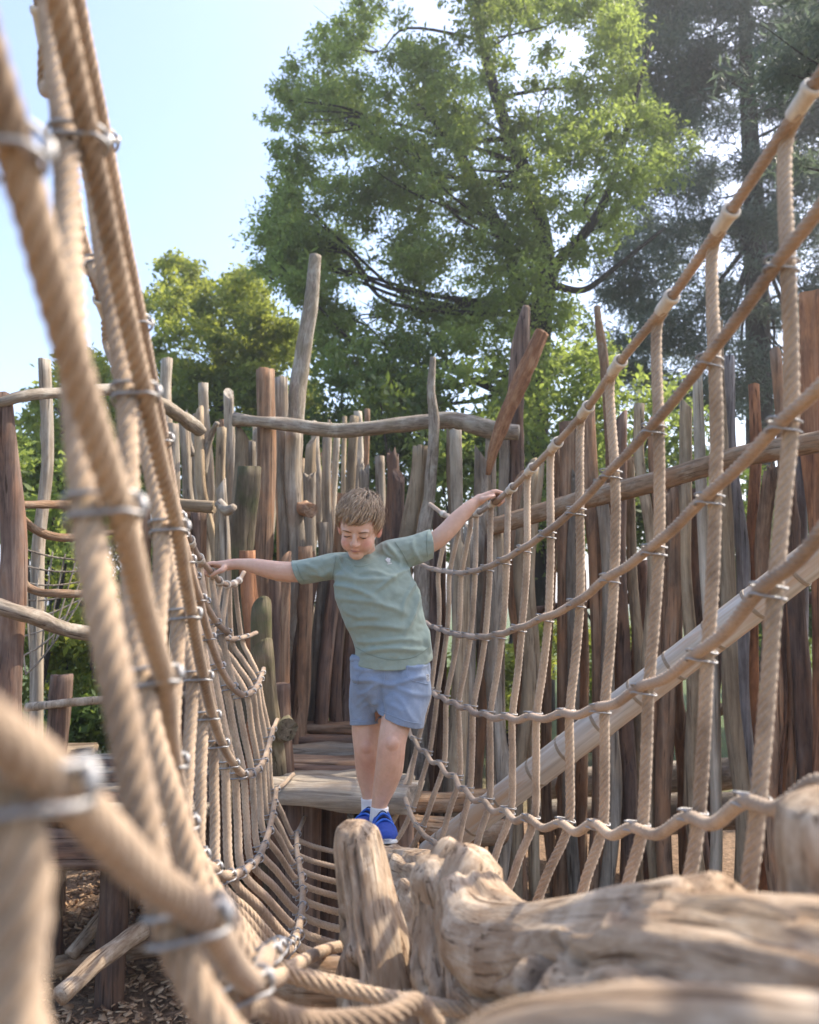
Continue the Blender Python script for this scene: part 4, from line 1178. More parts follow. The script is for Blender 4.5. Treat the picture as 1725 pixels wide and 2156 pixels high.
M['bark'] = wood_mat('dark_bark', (0.014, 0.012, 0.010), (0.03, 0.026, 0.022), (0.055, 0.048, 0.04), (0.038, 0.034, 0.029), .3, grain=(9, 9, 2))
LEAF_A = leaf_mat('fine_green_leaves', (0.095, 0.14, 0.052), (0.22, 0.29, 0.085), (0.46, 0.57, 0.12), .58)
LEAF_B = leaf_mat('yellow_green_leaves', (0.09, 0.14, 0.028), (0.22, 0.27, 0.05), (0.50, 0.55, 0.09), .5)
LEAF_C = leaf_mat('dark_needles', (0.045, 0.070, 0.062), (0.12, 0.165, 0.13), (0.20, 0.27, 0.17), .4)
LEAF_D = leaf_mat('hedge_leaves', (0.035, 0.065, 0.02), (0.105, 0.165, 0.04), (0.24, 0.33, 0.06), .45)

# big fine-leaved tree in the middle
polyA = [(745, -260), (720, 0), (690, 70), (668, 10), (655, 120), (615, 150), (572, 185), (556, 290), (592, 345), (572, 385), (540, 440), (522, 520), (540, 575), (640, 650), (690, 800), (740, 900), (960, 890),
         (1130, 860), (1230, 740), (1262, 640), (1205, 590), (1280, 520), (1370, 430), (1470, 340), (1440, 290), (1365, 255), (1335, 110), (1310, -40), (1230, -260)]
polyA = [(930 + (u - 930) * 1.07, 420 + (v - 420) * 1.04) for u, v in polyA]
C, Rr = crown_points(polyA, 12.2, 16.0, 230, .35, .70, 5)
C2, R2 = crown_points(polyA, 11.8, 14.5, 300, .16, .36, 6)
polyA2 = [(560, 180), (640, 140), (660, 300), (640, 420), (700, 560), (760, 700), (760, 880), (690, 820), (640, 660), (525, 560), (525, 480), (575, 390), (556, 290)]
C3, R3 = crown_points(polyA2, 12.5, 14.5, 140, .16, .38, 8)
C2 = np.vstack([C2, C3]); R2 = np.concatenate([R2, R3])
C = np.vstack([C, C2]); Rr = np.concatenate([Rr, R2])
tone = np.clip(.5 + .35 * vnoise(C[:, 0] * .9, C[:, 1] * .9, C[:, 2] * .9, 4) + rng.normal(0, .15, len(C)), 0, 1)
tb = P(1125, 1300, 14); tb[2] = 0
tree('broadleaf_tree', 'big tall green leafy tree filling the middle of the sky', tb,
     [tb, P(1122, 1050, 14), P(1126, 850, 14), P(1135, 700, 14), P(1150, 560, 14), P(1120, 400, 14), P(1060, 250, 14), P(1010, 60, 14), P(980, -120, 14)],
     [.34, .28, .25, .23, .18, .14, .11, .07, .04], C, Rr, 215000, .096, LEAF_A, 'bark', 12, nbr=46, tone_c=tone, droop=.4, shell=.7)
mb = MB()
for pts, rr in [([(1128, 780), (1092, 640), (1078, 540), (1020, 420), (960, 310), (880, 220)], [.17, .16, .13, .10, .08, .04]),
                ([(1148, 640), (1170, 560), (1240, 480), (1290, 380), (1340, 200), (1370, 90)], [.13, .11, .09, .07, .05, .03]),
                ([(1120, 860), (1040, 820), (960, 780), (900, 700)], [.09, .07, .05, .03]),
                ([(1160, 600), (1230, 610), (1300, 560), (1400, 480)], [.08, .06, .05, .03])]:
    branch_tube(mb, [P(u, v, 13.8) for u, v in pts], rr, seg=9)
_t = [o for o in COL.objects if o.name == 'broadleaf_tree'][0]
obj('boughs', mb.mesh('boughs'), M['bark'], _t)

# sunny yellow-green trees at the left
polyB = [(262, 640), (280, 580), (318, 566), (328, 526), (366, 536), (392, 515), (424, 530), (430, 580), (470, 590), (492, 555), (555, 570), (600, 650), (660, 700), (700, 880), (700, 1000), (300, 1000), (285, 800)]
C, Rr = crown_points(polyB, 15.5, 19.0, 230, .22, .62, 15)
tb = P(470, 1300, 17); tb[2] = 0
tree('broadleaf_tree', 'sunlit yellow green tree behind the palisade left of the big tree', tb, [tb, P(470, 1100, 17), P(465, 900, 17), P(455, 720, 17)], [.26, .22, .16, .06], C, Rr, 60000, .13, LEAF_B, 'bark', 22, nbr=40, aspect=.45, shell=.7)
polyB2 = [(40, 840), (110, 760), (160, 725), (205, 735), (240, 770), (300, 800), (300, 1150), (0, 1150), (10, 900)]
C, Rr = crown_points(polyB2, 12, 15, 120, .2, .55, 25)
tb = P(130, 1300, 13.5); tb[2] = 0
tree('broadleaf_tree', 'pale green tree at the left edge behind the near ropes', tb, [tb, P(130, 1100, 13.5), P(140, 850, 13.5)], [.18, .14, .05], C, Rr, 26000, .13, LEAF_B, 'bark', 27, nbr=14, aspect=.45)

# dark conifers at the right
polyC = [(1230, -300), (1225, -20), (1250, 90), (1270, 190), (1300, 300), (1310, 380), (1290, 470), (1250, 560), (1220, 700), (1220, 880), (1500, 900), (1760, 920), (1900, 900), (1900, -300)]
C, Rr = crown_points(polyC, 16.0, 20.5, 400, .5, 1.0, 35)
tb = P(1600, 1300, 18); tb[2] = 0
tree('conifer_tree', 'dark blue green conifer filling the upper right corner', tb, [tb, P(1600, 900, 18), P(1590, 500, 18), P(1570, 100, 18), P(1560, -250, 18)], [.35, .3, .24, .16, .08], C, Rr, 215000, .18, LEAF_C, 'bark', 32, nbr=60, aspect=.16, squash=.42, droop=.1)

# bushes behind the palisades: each one is a plant of its own
bush = [(330, 980, 12.5, 1.2, 'B', 'bright bush behind the thin grey stakes at the left'), (560, 1010, 13, 1.3, 'D', 'green bush behind the tall brown post'), (740, 960, 12, 1.3, 'D', 'dark green bush behind the top rail left of the head'),
        (880, 950, 12, 1.2, 'D', 'dark green bush behind the thin blue grey stake'), (1030, 1000, 11.5, 1.2, 'A', 'green bush behind the split leaning log'), (1200, 960, 12, 1.3, 'A', 'green bush right of the big tree trunk'),
        (1360, 1060, 13, 1.2, 'D', 'dark bush behind the middle of the right palisade'), (1560, 1120, 12, 1.3, 'D', 'dark bush behind the right end of the palisade'), (1740, 1150, 11, 1.2, 'D', 'dark bush at the right edge behind the red stake'),
        (90, 1200, 9.0, .8, 'D', 'green bush behind the crooked rails at the left edge'), (180, 1400, 8.0, .75, 'B', 'bright green low bush behind the near left ropes'), (640, 1330, 10.5, 1.0, 'D', 'dark bush low behind the fan of brown stakes'),
        (770, 1440, 9.5, .8, 'B', 'sunlit low bush seen beside the shorts of the boy'), (1690, 1560, 8.0, .55, 'A', 'leafy plant low at the right edge under the palisade'), (1280, 1420, 10.5, .7, 'B', 'bright low bush glimpsed between the right stakes'),
        (75, 1010, 7.6, .6, 'A', 'twiggy bush just behind the crooked rails at the left edge'), (120, 1560, 7.0, .5, 'D', 'dark low bush behind the dark deck post'), (460, 1180, 11, 1.1, 'D', 'dark bush behind the birch like stake'), (1060, 1420, 10, .8, 'B', 'sunlit low bush behind the stakes right of the boy'), (300, 1330, 10, .9, 'D', 'shaded bush behind the left rope net')]
for i, (u, v, d, r, kd, lab) in enumerate(bush):
    g = np.random.default_rng(300 + i)
    c = P(u, v, d)
    n = 16
    CC = c + g.normal(0, 1, (n, 3)) * np.array([r * .55, r * .45, r * .5])
    CC[:, 2] = np.maximum(CC[:, 2], .25)
    RR_ = g.uniform(.3, .6, n) * r
    root = empty('bush', (c[0], c[1], 0), lab, 'bush', 'bushes behind the palisades')
    mb = MB()
    for k in range(6):
        e = CC[k]; branch_tube(mb, [(c[0] + g.normal(0, .08), c[1], 0), (c[0] * .5 + e[0] * .5, c[1] * .5 + e[1] * .5, e[2] * .55), e], [.04, .03, .012], seg=6)
    obj('stems', mb.mesh('stems'), M['bark'], root)
    obj('foliage', leaf_cloud(CC, RR_, int(6500 * r), .095 if d < 10.6 else .12, .42, 400 + i), {'A': LEAF_A, 'B': LEAF_B, 'D': LEAF_D}[kd], root)

# conifer added mostly out of view, crown set on the sun line to shade the boy
g = np.random.default_rng(77)
ctr = np.array([-.05, 3.4, 1.5]) + np.array(to_sun) * 8.5
CS = ctr + np.stack([g.uniform(-.75, 3.6, 70), g.uniform(-.75, 3.2, 70), g.uniform(-.9, 1.3, 70)], -1)
RS = g.uniform(.4, .7, 70)
tbs = np.array([ctr[0] + 3.0, ctr[1] + 1.5, 0])
tree('conifer_tree', 'added dark conifer, mostly out of view at the right, placed to shade the boy', tbs, [tbs, tbs + [0, 0, 3], tbs + [-.2, 0, 6], tbs + [-.5, 0, 9.5]], [.3, .26, .2, .08], CS, RS, 26000, .16, LEAF_C, 'bark', 78, nbr=30, aspect=.16, squash=.4)
# ------------------------------------------------------------------ the boy
def cloth_mat(name, col, weave=900, var=.12, bs_=.25):
    m, nt, N, L, bs = new_mat(name)
    tc = N.new('ShaderNodeTexCoord')
    n = noise_node(N, L, tc.outputs['Object'], 9, 5, .6)
    r = ramp(N, [(.3, tuple(c * (1 - var) for c in col)), (.7, tuple(c * (1 + var) for c in col))]); L.new(n.outputs[0], r.inputs[0])
    w = noise_node(N, L, mapping(N, L, tc.outputs['Object'], (weave, weave, weave * .5)), 1, 2, .5)
    r2 = ramp(N, [(.3, (.86, .86, .86)), (.7, (1.08, 1.08, 1.08))]); L.new(w.outputs[0], r2.inputs[0])
    L.new(mix_color(N, L, 1.0, r.outputs[0], r2.outputs[0], 'MULTIPLY'), bs.inputs['Base Color'])
    bs.inputs['Roughness'].default_value = .9; bs.inputs['Specular IOR Level'].default_value = .15
    bs.inputs['Sheen Weight'].default_value = .2
    L.new(bump(N, L, w.outputs[0], bs_, .0008), bs.inputs['Normal'])
    return m

SHIRT = cloth_mat('sage_cotton', (.29, .355, .30), var=.07)
SHORTS = cloth_mat('blue_cotton', (.245, .305, .405), 600, .14)
SEAM = plain_mat('seam_thread', (.27, .34, .47), .9, 0, .1)
WHITE = plain_mat('white_textile', (.74, .73, .72), .85, 0, .05, 200)
BLUE = plain_mat('blue_shoe', (.012, .05, .30), .75, 0, .25, 120)
STRAP = plain_mat('blue_strap', (.022, .13, .55), .6, 0, .15, 120)
NAVY = plain_mat('navy_mesh', (.008, .012, .05), .7, 0, .3, 400)
SOLE = plain_mat('white_rubber', (.72, .72, .72), .6, 0, .06, 60)
DARKLINE = plain_mat('dark_lash', (.06, .035, .025), .8, 0, .2)
BROW = plain_mat('brow_hair', (.20, .125, .075), .9, 0, .2, 300)

m, nt, N, L, bs = new_mat('skin')
at = N.new('ShaderNodeAttribute'); at.attribute_name = 'tint'
tc = N.new('ShaderNodeTexCoord')
n = noise_node(N, L, tc.outputs['Object'], 45, 4, .6)
r = ramp(N, [(.3, (.93, .90, .88)), (.7, (1.05, 1.05, 1.05))]); L.new(n.outputs[0], r.inputs[0])
L.new(mix_color(N, L, 1.0, at.outputs['Color'], r.outputs[0], 'MULTIPLY'), bs.inputs['Base Color'])
bs.inputs['Roughness'].default_value = .5; bs.inputs['Specular IOR Level'].default_value = .35
bs.inputs['Subsurface Weight'].default_value = .12; bs.inputs['Subsurface Radius'].default_value = (.9, .35, .2); bs.inputs['Subsurface Scale'].default_value = .006
L.new(bump(N, L, n.outputs[0], .08, .002), bs.inputs['Normal'])
SKIN = m
m, nt, N, L, bs = new_mat('hair')
at = N.new('ShaderNodeAttribute'); at.attribute_name = 'tone'
r = ramp(N, [(0, (.09, .055, .032)), (.5, (.28, .19, .118)), (1, (.55, .41, .27))]); L.new(at.outputs['Fac'], r.inputs[0]); L.new(r.outputs[0], bs.inputs['Base Color'])
bs.inputs['Roughness'].default_value = .5; bs.inputs['Specular IOR Level'].default_value = .4
HAIR = m

boy = empty('person', P(800, 1770, 2.95), 'boy in a green t-shirt and blue shorts balancing on the log, arms spread', 'person')

# head frame
fw = Vector((-.13, -.87, -.47)).normalized()
rt = Vector((1, 0, 0)); rt = (rt - fw * rt.dot(fw)).normalized()
rt = (Matrix.Rotation(R(-2.0), 3, fw) @ rt)
up = fw.cross(rt).normalized()
HM = np.array([[rt.x, fw.x, up.x], [rt.y, fw.y, up.y], [rt.z, fw.z, up.z]])      # local x right, y forward, z up
HC = P(757, 1109, 2.95)
def hl(p): return HC + HM @ np.asarray(p, float)

body = MB()
def ell(c, r): body.add(ellipsoid(hl(c), r, HM, 24, 18))
ell((0, -.012, .030), (.073, .092, .086))
ell((0, .022, -.035), (.062, .062, .070))
ell((0, .040, .020), (.062, .050, .055))
ell((0, .052, -.083), (.030, .029, .026)); ell((0, .030, -.062), (.049, .046, .038))
for s in (-1, 1):
    ell((s * .028, .044, -.044), (.0315, .034, .036))
    ell((s * .030, .076, .0005), (.0155, .013, .0125))
    ell((s * .028, .078, .0165), (.024, .012, .008))
    body.add(ellipsoid(hl((s * .073, -.006, -.012)), (.010, .019, .030), HM @ np.array(Matrix.Rotation(s * R(22), 3, 'Z')), 14, 12))
body.add(tube([hl((0, .085, .006)), hl((0, .094, -.012)), hl((0, .1005, -.028)), hl((0, .098, -.034))], [.0075, .009, .0115, .010], seg=12))
for s in (-1, 1): ell((s * .0105, .088, -.034), (.0085, .010, .0075))
ell((0, .0795, -.0590), (.016, .008, .0045)); ell((0, .0775, -.0655), (.014, .008, .0048))
# neck, trunk
nb = P(768, 1188, 3.08)
body.add(tube([hl((0, -.025, -.03)), hl((0, -.028, -.08)) * .5 + nb * .5, nb, P(772, 1215, 3.08)], [.050, .048, .050, .07], seg=18))
body.add(tube([P(770, 1195, 3.06), P(778, 1230, 3.05), P(800, 1290, 3.05), P(822, 1350, 3.05), P(826, 1395, 3.05), P(824, 1415, 3.05)],
              [[.10, .07], [.115, .08], [.115, .085], [.11, .085], [.11, .08], [.09, .07]], seg=24, ref=(1, 0, 0)))
# arms
body.add(tube([P(740, 1190, 3.06), P(700, 1194, 3.06), P(640, 1203, 3.08), P(600, 1204, 3.09), P(568, 1199, 3.10), P(537, 1192, 3.12), P(509, 1188, 3.13), P(492, 1188, 3.14), P(478, 1190, 3.145)],
              [.045, .045, .041, .040, .036, .030, .0225, .0215, .022], seg=16))
body.add(tube([P(800, 1180, 3.06), P(830, 1168, 3.06), P(880, 1153, 3.07), P(912, 1141, 3.08), P(937, 1122, 3.08), P(963, 1094, 3.09), P(987, 1070, 3.10), P(1001, 1058, 3.11), P(1012, 1051, 3.115)],
              [.045, .045, .042, .037, .036, .0335, .027, .0222, .0225], seg=16))
# legs
body.add(tube([P(790, 1430, 3.06), P(778, 1490, 3.08), P(771, 1530, 3.08), P(773, 1575, 3.07), P(775, 1605, 3.09), P(775, 1635, 3.10), P(776, 1668, 3.10), P(777, 1690, 3.10), P(779, 1712, 3.09)],
              [.055, .055, .0545, .050, .049, .042, .027, .0235, .024], seg=18))
body.add(tube([P(848, 1430, 3.03), P(842, 1480, 2.99), P(834, 1520, 2.96), P(826, 1560, 2.93), P(823, 1590, 2.93), P(819, 1620, 2.95), P(811, 1652, 2.97), P(800, 1690, 2.98), P(798, 1712, 2.98), P(799, 1730, 2.98)],
              [.060, .058, .055, .051, .0505, .050, .043, .030, .028, .027], seg=18))
body.add(ellipsoid(P(826, 1566, 2.892), (.027, .023, .029))); body.add(ellipsoid(P(824, 1590, 2.895), (.017, .016, .016))); body.add(ellipsoid(P(772, 1572, 3.035), (.026, .022, .028)))
# hands: four fingers closed over the rope and a thumb
def hand(Rp, tdir, body_side, wrist, thumb_pts):
    t = unit(np.asarray(tdir, float)); e1 = np.array([body_side, 0.15, 0.0]); e1 = unit(e1 - t * np.dot(e1, t))
    e2 = np.cross(t, e1); e2 = e2 if e2[2] > 0 else -e2
    kn = [(-.026, .0, .92), (-.009, .006, 1.0), (.009, .005, 1.0), (.025, -.002, .85)]
    kc = np.zeros(3)
    for s, dx, sc in kn:
        K = Rp + t * s + e1 * (.030 + dx * -.4) + e2 * .022
        kc += K / 4
        body.add(tube([K, Rp + t * s + e1 * .009 * sc + e2 * (.0235 + dx * .4), Rp + t * s - e1 * .0165 + e2 * .013, Rp + t * (s * .95) - e1 * .0195 - e2 * .006, Rp + t * (s * .9) - e1 * .007 - e2 * .0195],
                      [.0092, .0088, .0080, .0075, .0062], seg=10, per=4))
    ref = t
    mid = wrist * .5 + kc * .5
    body.add(tube([wrist, wrist * .75 + kc * .25, mid, wrist * .2 + kc * .8, kc], [[.021, .0185], [.025, .0175], [.030, .0165], [.033, .014], [.031, .0105]], seg=16, ref=ref))
    body.add(tube([wrist * .7 + kc * .3] + thumb_pts, [.013, .0125, .0095, .0088, .0068], seg=10, per=4))
Lp = P(443, 1201, 3.155); Lt = LPTS[0][12] - LPTS[0][10]
hand(Lp, Lt, 1, P(484, 1189, 3.14), [P(470, 1199, 3.105), P(459, 1204, 3.095), P(452, 1208, 3.095), P(446, 1211, 3.10)])
Rp_ = P(1049, 1051, 3.125); Rt = RPTS[0][8] - RPTS[0][6]
hand(Rp_, Rt, -1, P(1007, 1054, 3.11), [P(1018, 1052, 3.085), P(1027, 1048, 3.075), P(1034, 1046, 3.08), P(1041, 1044, 3.09)])

bm_ = remeshed(body.mesh('body'), .0036, 3, .45)
co = get_co(bm_); no = get_no(bm_)
loc = (co - HC) @ HM                                     # head-local coordinates
x, y, z = loc.T
head = np.exp(-np.clip((np.linalg.norm(loc - np.array([0, 0, -.01]), axis=1) - .14) / .02, 0, 9) ** 2)
g2 = lambda cx, cy, cz, sx, sy, sz: np.exp(-((x - cx) / sx) ** 2 - ((y - cy) / sy) ** 2 - ((z - cz) / sz) ** 2)
dis = np.zeros(len(co))
for s in (-1, 1):
    dis -= .0045 * g2(s * .017, .09, .006, .008, .03, .010)       # inner corner of the eye
    dis -= .0030 * g2(s * .034, .085, .012, .014, .03, .005)
    dis -= .0025 * g2(s * .034, .085, -.013, .014, .03, .005)
    dis -= .0012 * g2(s * .017, .085, -.048, .006, .03, .012)
dis -= .0025 * g2(0, .09, -.062, .018, .03, .0022)                # mouth line
dis -= .0030 * g2(0, .085, -.078, .016, .03, .005)
co = co + no * (dis * head)[:, None]
set_co(bm_, co)
skin = np.array([.66, .42, .305]); col = np.repeat(skin[None], len(co), 0)
def blend(c, w):
    global col
    w = np.clip(w, 0, 1)[:, None]; col = col * (1 - w) + np.asarray(c) * w
fr = (y > .02) * head
blend((.60, .235, .19), .55 * (g2(.042, .07, -.036, .02, .05, .02) + g2(-.042, .07, -.036, .02, .05, .02)) * fr)
blend((.62, .29, .22), .35 * g2(0, .1, -.03, .014, .03, .012) * fr)
blend((.47, .19, .165), .8 * g2(0, .09, -.062, .018, .03, .0065) * fr)
blend((.60, .22, .16), .7 * head * (np.abs(x) > .069) * (y < .02) * (z < .025))  # redder ears: backlight through them is put into the colour
blend((.42, .24, .17), .35 * (g2(.031, .09, .010, .016, .03, .005) + g2(-.031, .09, .010, .016, .03, .005)) * fr)
for p, rr_ in [(P(770, 1580, 3.0), .05), (P(826, 1575, 2.9), .05), (P(774, 1612, 3.05), .035)]:
    blend((.58, .30, .22), .45 * np.exp(-(np.linalg.norm(co - p, axis=1) / rr_) ** 2))
for p in (Lp, Rp_): blend((.63, .32, .24), .5 * np.exp(-(np.linalg.norm(co - p, axis=1) / .04) ** 2))
blend((.30, .15, .11), .6 * np.exp(-(np.linalg.norm(co - P(843, 1555, 2.88), axis=1) / .007) ** 2))
mot = vnoise(co[:, 0] * 38, co[:, 1] * 38, co[:, 2] * 38, 31) + .6 * vnoise(co[:, 0] * 90, co[:, 1] * 90, co[:, 2] * 90, 32)
col = col * (1 + mot[:, None] * np.array([.02, .055, .06]))
attr_color(bm_, 'tint', col)
body_o = obj('body', bm_, SKIN, boy)
bvh_body = BVHTree.FromPolygons([tuple(c) for c in co], [tuple(p.vertices) for p in bm_.polygons])

def face_pt(lx, lz, lift=.0006):
    o = hl((lx, .3, lz)); d = HM @ np.array([0, -1.0, 0])
    h = bvh_body.ray_cast(Vector(tuple(o)), Vector(tuple(d)))
    return np.array(h[0]) + np.array(h[1]) * lift if h[0] is not None else hl((lx, .085, lz))
for s in (-1, 1):
    pts = [face_pt(s * (.030 + q * .0135), -.0042 - .0010 * (1 - q * q) - .0010 * q) for q in np.linspace(-1, 1, 7)]
    mb = MB().add(tube(pts, [.0007, .0015, .0021, .0024, .0024, .002, .0009], seg=6, per=3)); obj('eyelash', mb.mesh(), DARKLINE, boy)
    pts = [face_pt(s * (.014 + q * .031), .0115 + .0065 * math.sin(q * 1.9), .0004) for q in np.linspace(0, 1, 7)]
    mb = MB().add(tube(pts, [[.0022, .001], [.0028, .0012], [.0028, .0012], [.0026, .0011], [.0022, .001], [.0016, .0008], [.0008, .0005]], seg=6, per=3, ref=tuple(HM[:, 2]))); obj('eyebrow', mb.mesh(), BROW, boy)
    mb = MB().add(ellipsoid(face_pt(s * .0065, -.0405, -.0003), (.0026, .002, .0016), HM, 8, 6)); obj('nostril', mb.mesh(), DARKLINE, boy)
pts = [face_pt(q * .0185, -.0618 - .0018 * q * q, .0002) for q in np.linspace(-1, 1, 7)]
obj('mouth', MB().add(tube(pts, [.0005, .0009, .001, .0011, .001, .0009, .0005], seg=6, per=3)).mesh(), plain_mat('mouth_line', (.23, .085, .075), .7), boy)

# hair: a cap of roots and many tapered locks turning out from the crown
EC, ER = np.array([0, -.014, .032]), np.array([.0775, .0965, .0905])
WH = np.array([.012, -.040, .085]); WH = WH / np.linalg.norm(WH)
def hair_ok(n):
    p = EC + n * ER
    if p[2] < -.045: return False
    if p[1] > .035: return p[2] > .066 - .10 * max(0, abs(p[0]) - .045) + .004 * math.sin(p[0] * 130)
    if p[1] > -.02: return p[2] > -.002 + (p[1] + .02) * 1.2
    return p[2] > -.05 + (p[1] + .09) * .55
v, f = ellipsoid((0, 0, 0), (1, 1, 1), None, 56, 40)
keep = [q for q in f if all(hair_ok(v[i]) for i in q)]
used = sorted({i for q in keep for i in q}); rem = {a: i for i, a in enumerate(used)}
cap_v = np.array([hl(EC + v[i] * (ER - .001)) for i in used]); cap_f = [tuple(rem[i] for i in q) for q in keep]
hv, hf, ht = [cap_v], list(cap_f), [np.full(len(cap_v), .12)]
nh = len(cap_v)
g = np.random.default_rng(5)
cnt = 0
while cnt < 3000:
    n0 = g.normal(size=3); n0 /= np.linalg.norm(n0)
    if not hair_ok(n0): continue
    cnt += 1
    away = n0 - WH; away -= n0 * np.dot(away, n0)
    la = np.linalg.norm(away); away = away / max(la, 1e-6)
    swirl = np.cross(n0, away)
    flow = away + swirl * (.55 if la < .5 else .25) * (1 if n0[0] < .3 else .5) + np.array([-.28, .12, 0]) * (n0[1] > .2) + g.normal(0, .10, 3) + .35 * np.array([vnoise(n0[0] * 3, n0[1] * 3, n0[2] * 3, 7), vnoise(n0[0] * 3, n0[1] * 3, n0[2] * 3, 8), 0])
    if abs(n0[0]) > .7 or n0[1] < -.3: flow += np.array([0, 0.1, -.9])
    Lk = g.uniform(.30, .62) if n0[1] > -.2 else g.uniform(.2, .4)
    fly = cnt % 14 == 0
    lift = (g.uniform(.016, .024) if fly else g.uniform(.006, .0145)) * (1.25 if n0[2] > .4 else .8)
    n = n0.copy(); pts = []
    for k in range(6):
        q = k / 5
        r_off = .001 + lift * math.sin(min(1, q * 1.15 + .12) * math.pi * .78) * (1 - .15 * q)
        pts.append(EC + n * (ER + r_off))
        fl = flow - n * np.dot(flow, n); fl /= max(np.linalg.norm(fl), 1e-6)
        n = n + fl * Lk / 5; n /= np.linalg.norm(n)
        if pts[-1][1] > .06 and pts[-1][2] < .058 + lift * .2: n = n + np.array([-.02, 0, .03]); n /= np.linalg.norm(n)
    pts = np.array([hl(p) for p in pts])
    w = .0011 if fly else g.uniform(.0016, .0038)
    wid = np.array([.55, 1, 1, .85, .55, .12]) * w
    t, nn, bb = frames(pts, ref=HM @ n0)
    a4 = np.linspace(0, 2 * math.pi, 4, endpoint=False)
    V = pts[:, None] + nn[:, None] * (np.cos(a4)[None] * (wid * .5)[:, None])[..., None] + bb[:, None] * (np.sin(a4)[None] * wid[:, None])[..., None]
    hv.append(V.reshape(-1, 3)); hf += [tuple(int(i) + nh for i in q) for q in grid_faces(6, 4)]
    nh += 24
    tn = np.clip(g.normal(.68, .17), .05, 1); ht.append(np.clip(np.repeat(tn + np.linspace(-.18, .12, 6), 4), 0, 1))
me = mesh_from(np.vstack(hv), hf, 'hair'); attr_float(me, 'tone', np.concatenate(ht))
obj('hair', me, HAIR, boy)

# ---- clothes
def cut(me, planes):
    b = bmesh.new(); b.from_mesh(me)
    for (c, n, cond) in planes:
        geom = [q for q in b.faces if cond(q.calc_center_median())]
        vs = {v for q in geom for v in q.verts}; es = {e for q in geom for e in q.edges}
        bmesh.ops.bisect_plane(b, geom=list(vs) + list(es) + geom, plane_co=Vector(tuple(c)), plane_no=Vector(tuple(n)), clear_outer=True, dist=1e-5)
    b.to_mesh(me); b.free()
    me.polygons.foreach_set('use_smooth', np.ones(len(me.polygons), dtype=bool))
    return me

sh = MB()
sh.add(tube([P(769, 1190, 3.07), P(769.5, 1193, 3.065), P(770, 1198, 3.06), P(780, 1222, 3.045), P(795, 1255, 3.04), P(808, 1290, 3.04), P(822, 1335, 3.045), P(829, 1370, 3.045), P(830, 1412, 3.045)],
            [[.085, .066], [.10, .074], [.120, .085], [.148, .100], [.153, .106], [.151, .108], [.142, .108], [.145, .112], [.150, .115]], seg=30, ref=(1, 0, 0)))
sh.add(tube([P(738, 1190, 3.06), P(722, 1189, 3.06), P(690, 1194, 3.06), P(655, 1201, 3.07), P(625, 1205, 3.08), P(590, 1207, 3.085)], [.044, .050, .0505, .049, .048, .048], seg=22))
sh.add(tube([P(800, 1178, 3.06), P(812, 1172, 3.06), P(832, 1167, 3.06), P(865, 1160, 3.065), P(905, 1146, 3.075), P(945, 1132, 3.085)], [.050, .057, .060, .059, .056, .055], seg=22))
sm_ = remeshed(sh.mesh('shirt'), .0062, 8, .5)
co = get_co(sm_); no = get_no(sm_)
# pixel position of every vertex, to lay the folds where the cloth is pulled
zz = co[:, 2] - CAM_Z; uu = 862.5 + co[:, 0] / co[:, 1] * F; vv_ = 1264 - zz / co[:, 1] * F
def fold(u0, v0, u1, v1, w, amp):
    d = np.array([u1 - u0, v1 - v0]); L = np.hypot(*d); d = d / L
    s = ((uu - u0) * d[0] + (vv_ - v0) * d[1]) / L; q = (uu - u0) * -d[1] + (vv_ - v0) * d[0] + 4 * np.sin(s * 5 + u0)
    return amp * np.exp(-(q / (w * .8)) ** 2) * np.clip(np.minimum(s, 1 - s) * 4 + .3, 0, 1) * (s > -.07) * (s < 1.07)
front = np.clip(-no[:, 1] * 1.5 + .3, 0, 1)
fd = np.zeros(len(co))
for a in [(690, 1225, 800, 1262, 6, .007), (700, 1210, 830, 1225, 7, .006), (715, 1255, 860, 1290, 7, .005), (870, 1195, 790, 1240, 6, .006), (885, 1220, 860, 1330, 6, .007), (875, 1215, 845, 1300, 6, .005),
          (735, 1320, 860, 1318, 7, .005), (745, 1345, 880, 1350, 6, .005), (760, 1372, 900, 1362, 6, .007), (900, 1300, 905, 1370, 6, .007), (725, 1290, 800, 1300, 6, .004), (705, 1172, 745, 1215, 5, .006),
          (722, 1170, 750, 1200, 4, .005), (815, 1140, 845, 1195, 6, .007), (800, 1145, 830, 1180, 4, .005), (640, 1185, 690, 1222, 5, .004), (870, 1135, 880, 1185, 5, .004), (655, 1215, 700, 1200, 5, .004), (760, 1205, 840, 1215, 6, .004)]:
    fd += fold(*a)
fd += .0022 * vnoise(co[:, 0] * 22, co[:, 1] * 22, co[:, 2] * 34, 9) + .0012 * vnoise(co[:, 0] * 60, co[:, 1] * 60, co[:, 2] * 80, 10)
co = co + no * (1.7 * fd * front + .0015 * vnoise(co[:, 0] * 30, co[:, 1] * 30, co[:, 2] * 30, 12))[:, None]
set_co(sm_, co)
la = unit(P(600, 1207, 3.085) - P(660, 1200, 3.07)); ra = unit(P(945, 1132, 3.085) - P(890, 1151, 3.07))
la = unit(la + np.array([0, 0, -.30])); ra = unit(ra + np.array([.1, 0, -.22]))
hemc = P(829, 1388, 3.045)
cut(sm_, [(P(625, 1205, 3.08), la, lambda c: c.x < P(690, 1200, 3.06)[0]),
          (P(908, 1145, 3.075), ra, lambda c: c.x > P(860, 1160, 3.06)[0]),
          (hemc, (0.02, .28, -1), lambda c: c.z < P(800, 1330, 3.05)[2])])
shirt = obj('t_shirt', sm_, SHIRT, boy)
so = shirt.modifiers.new('thick', 'SOLIDIFY'); so.thickness = .0035; so.offset = -1
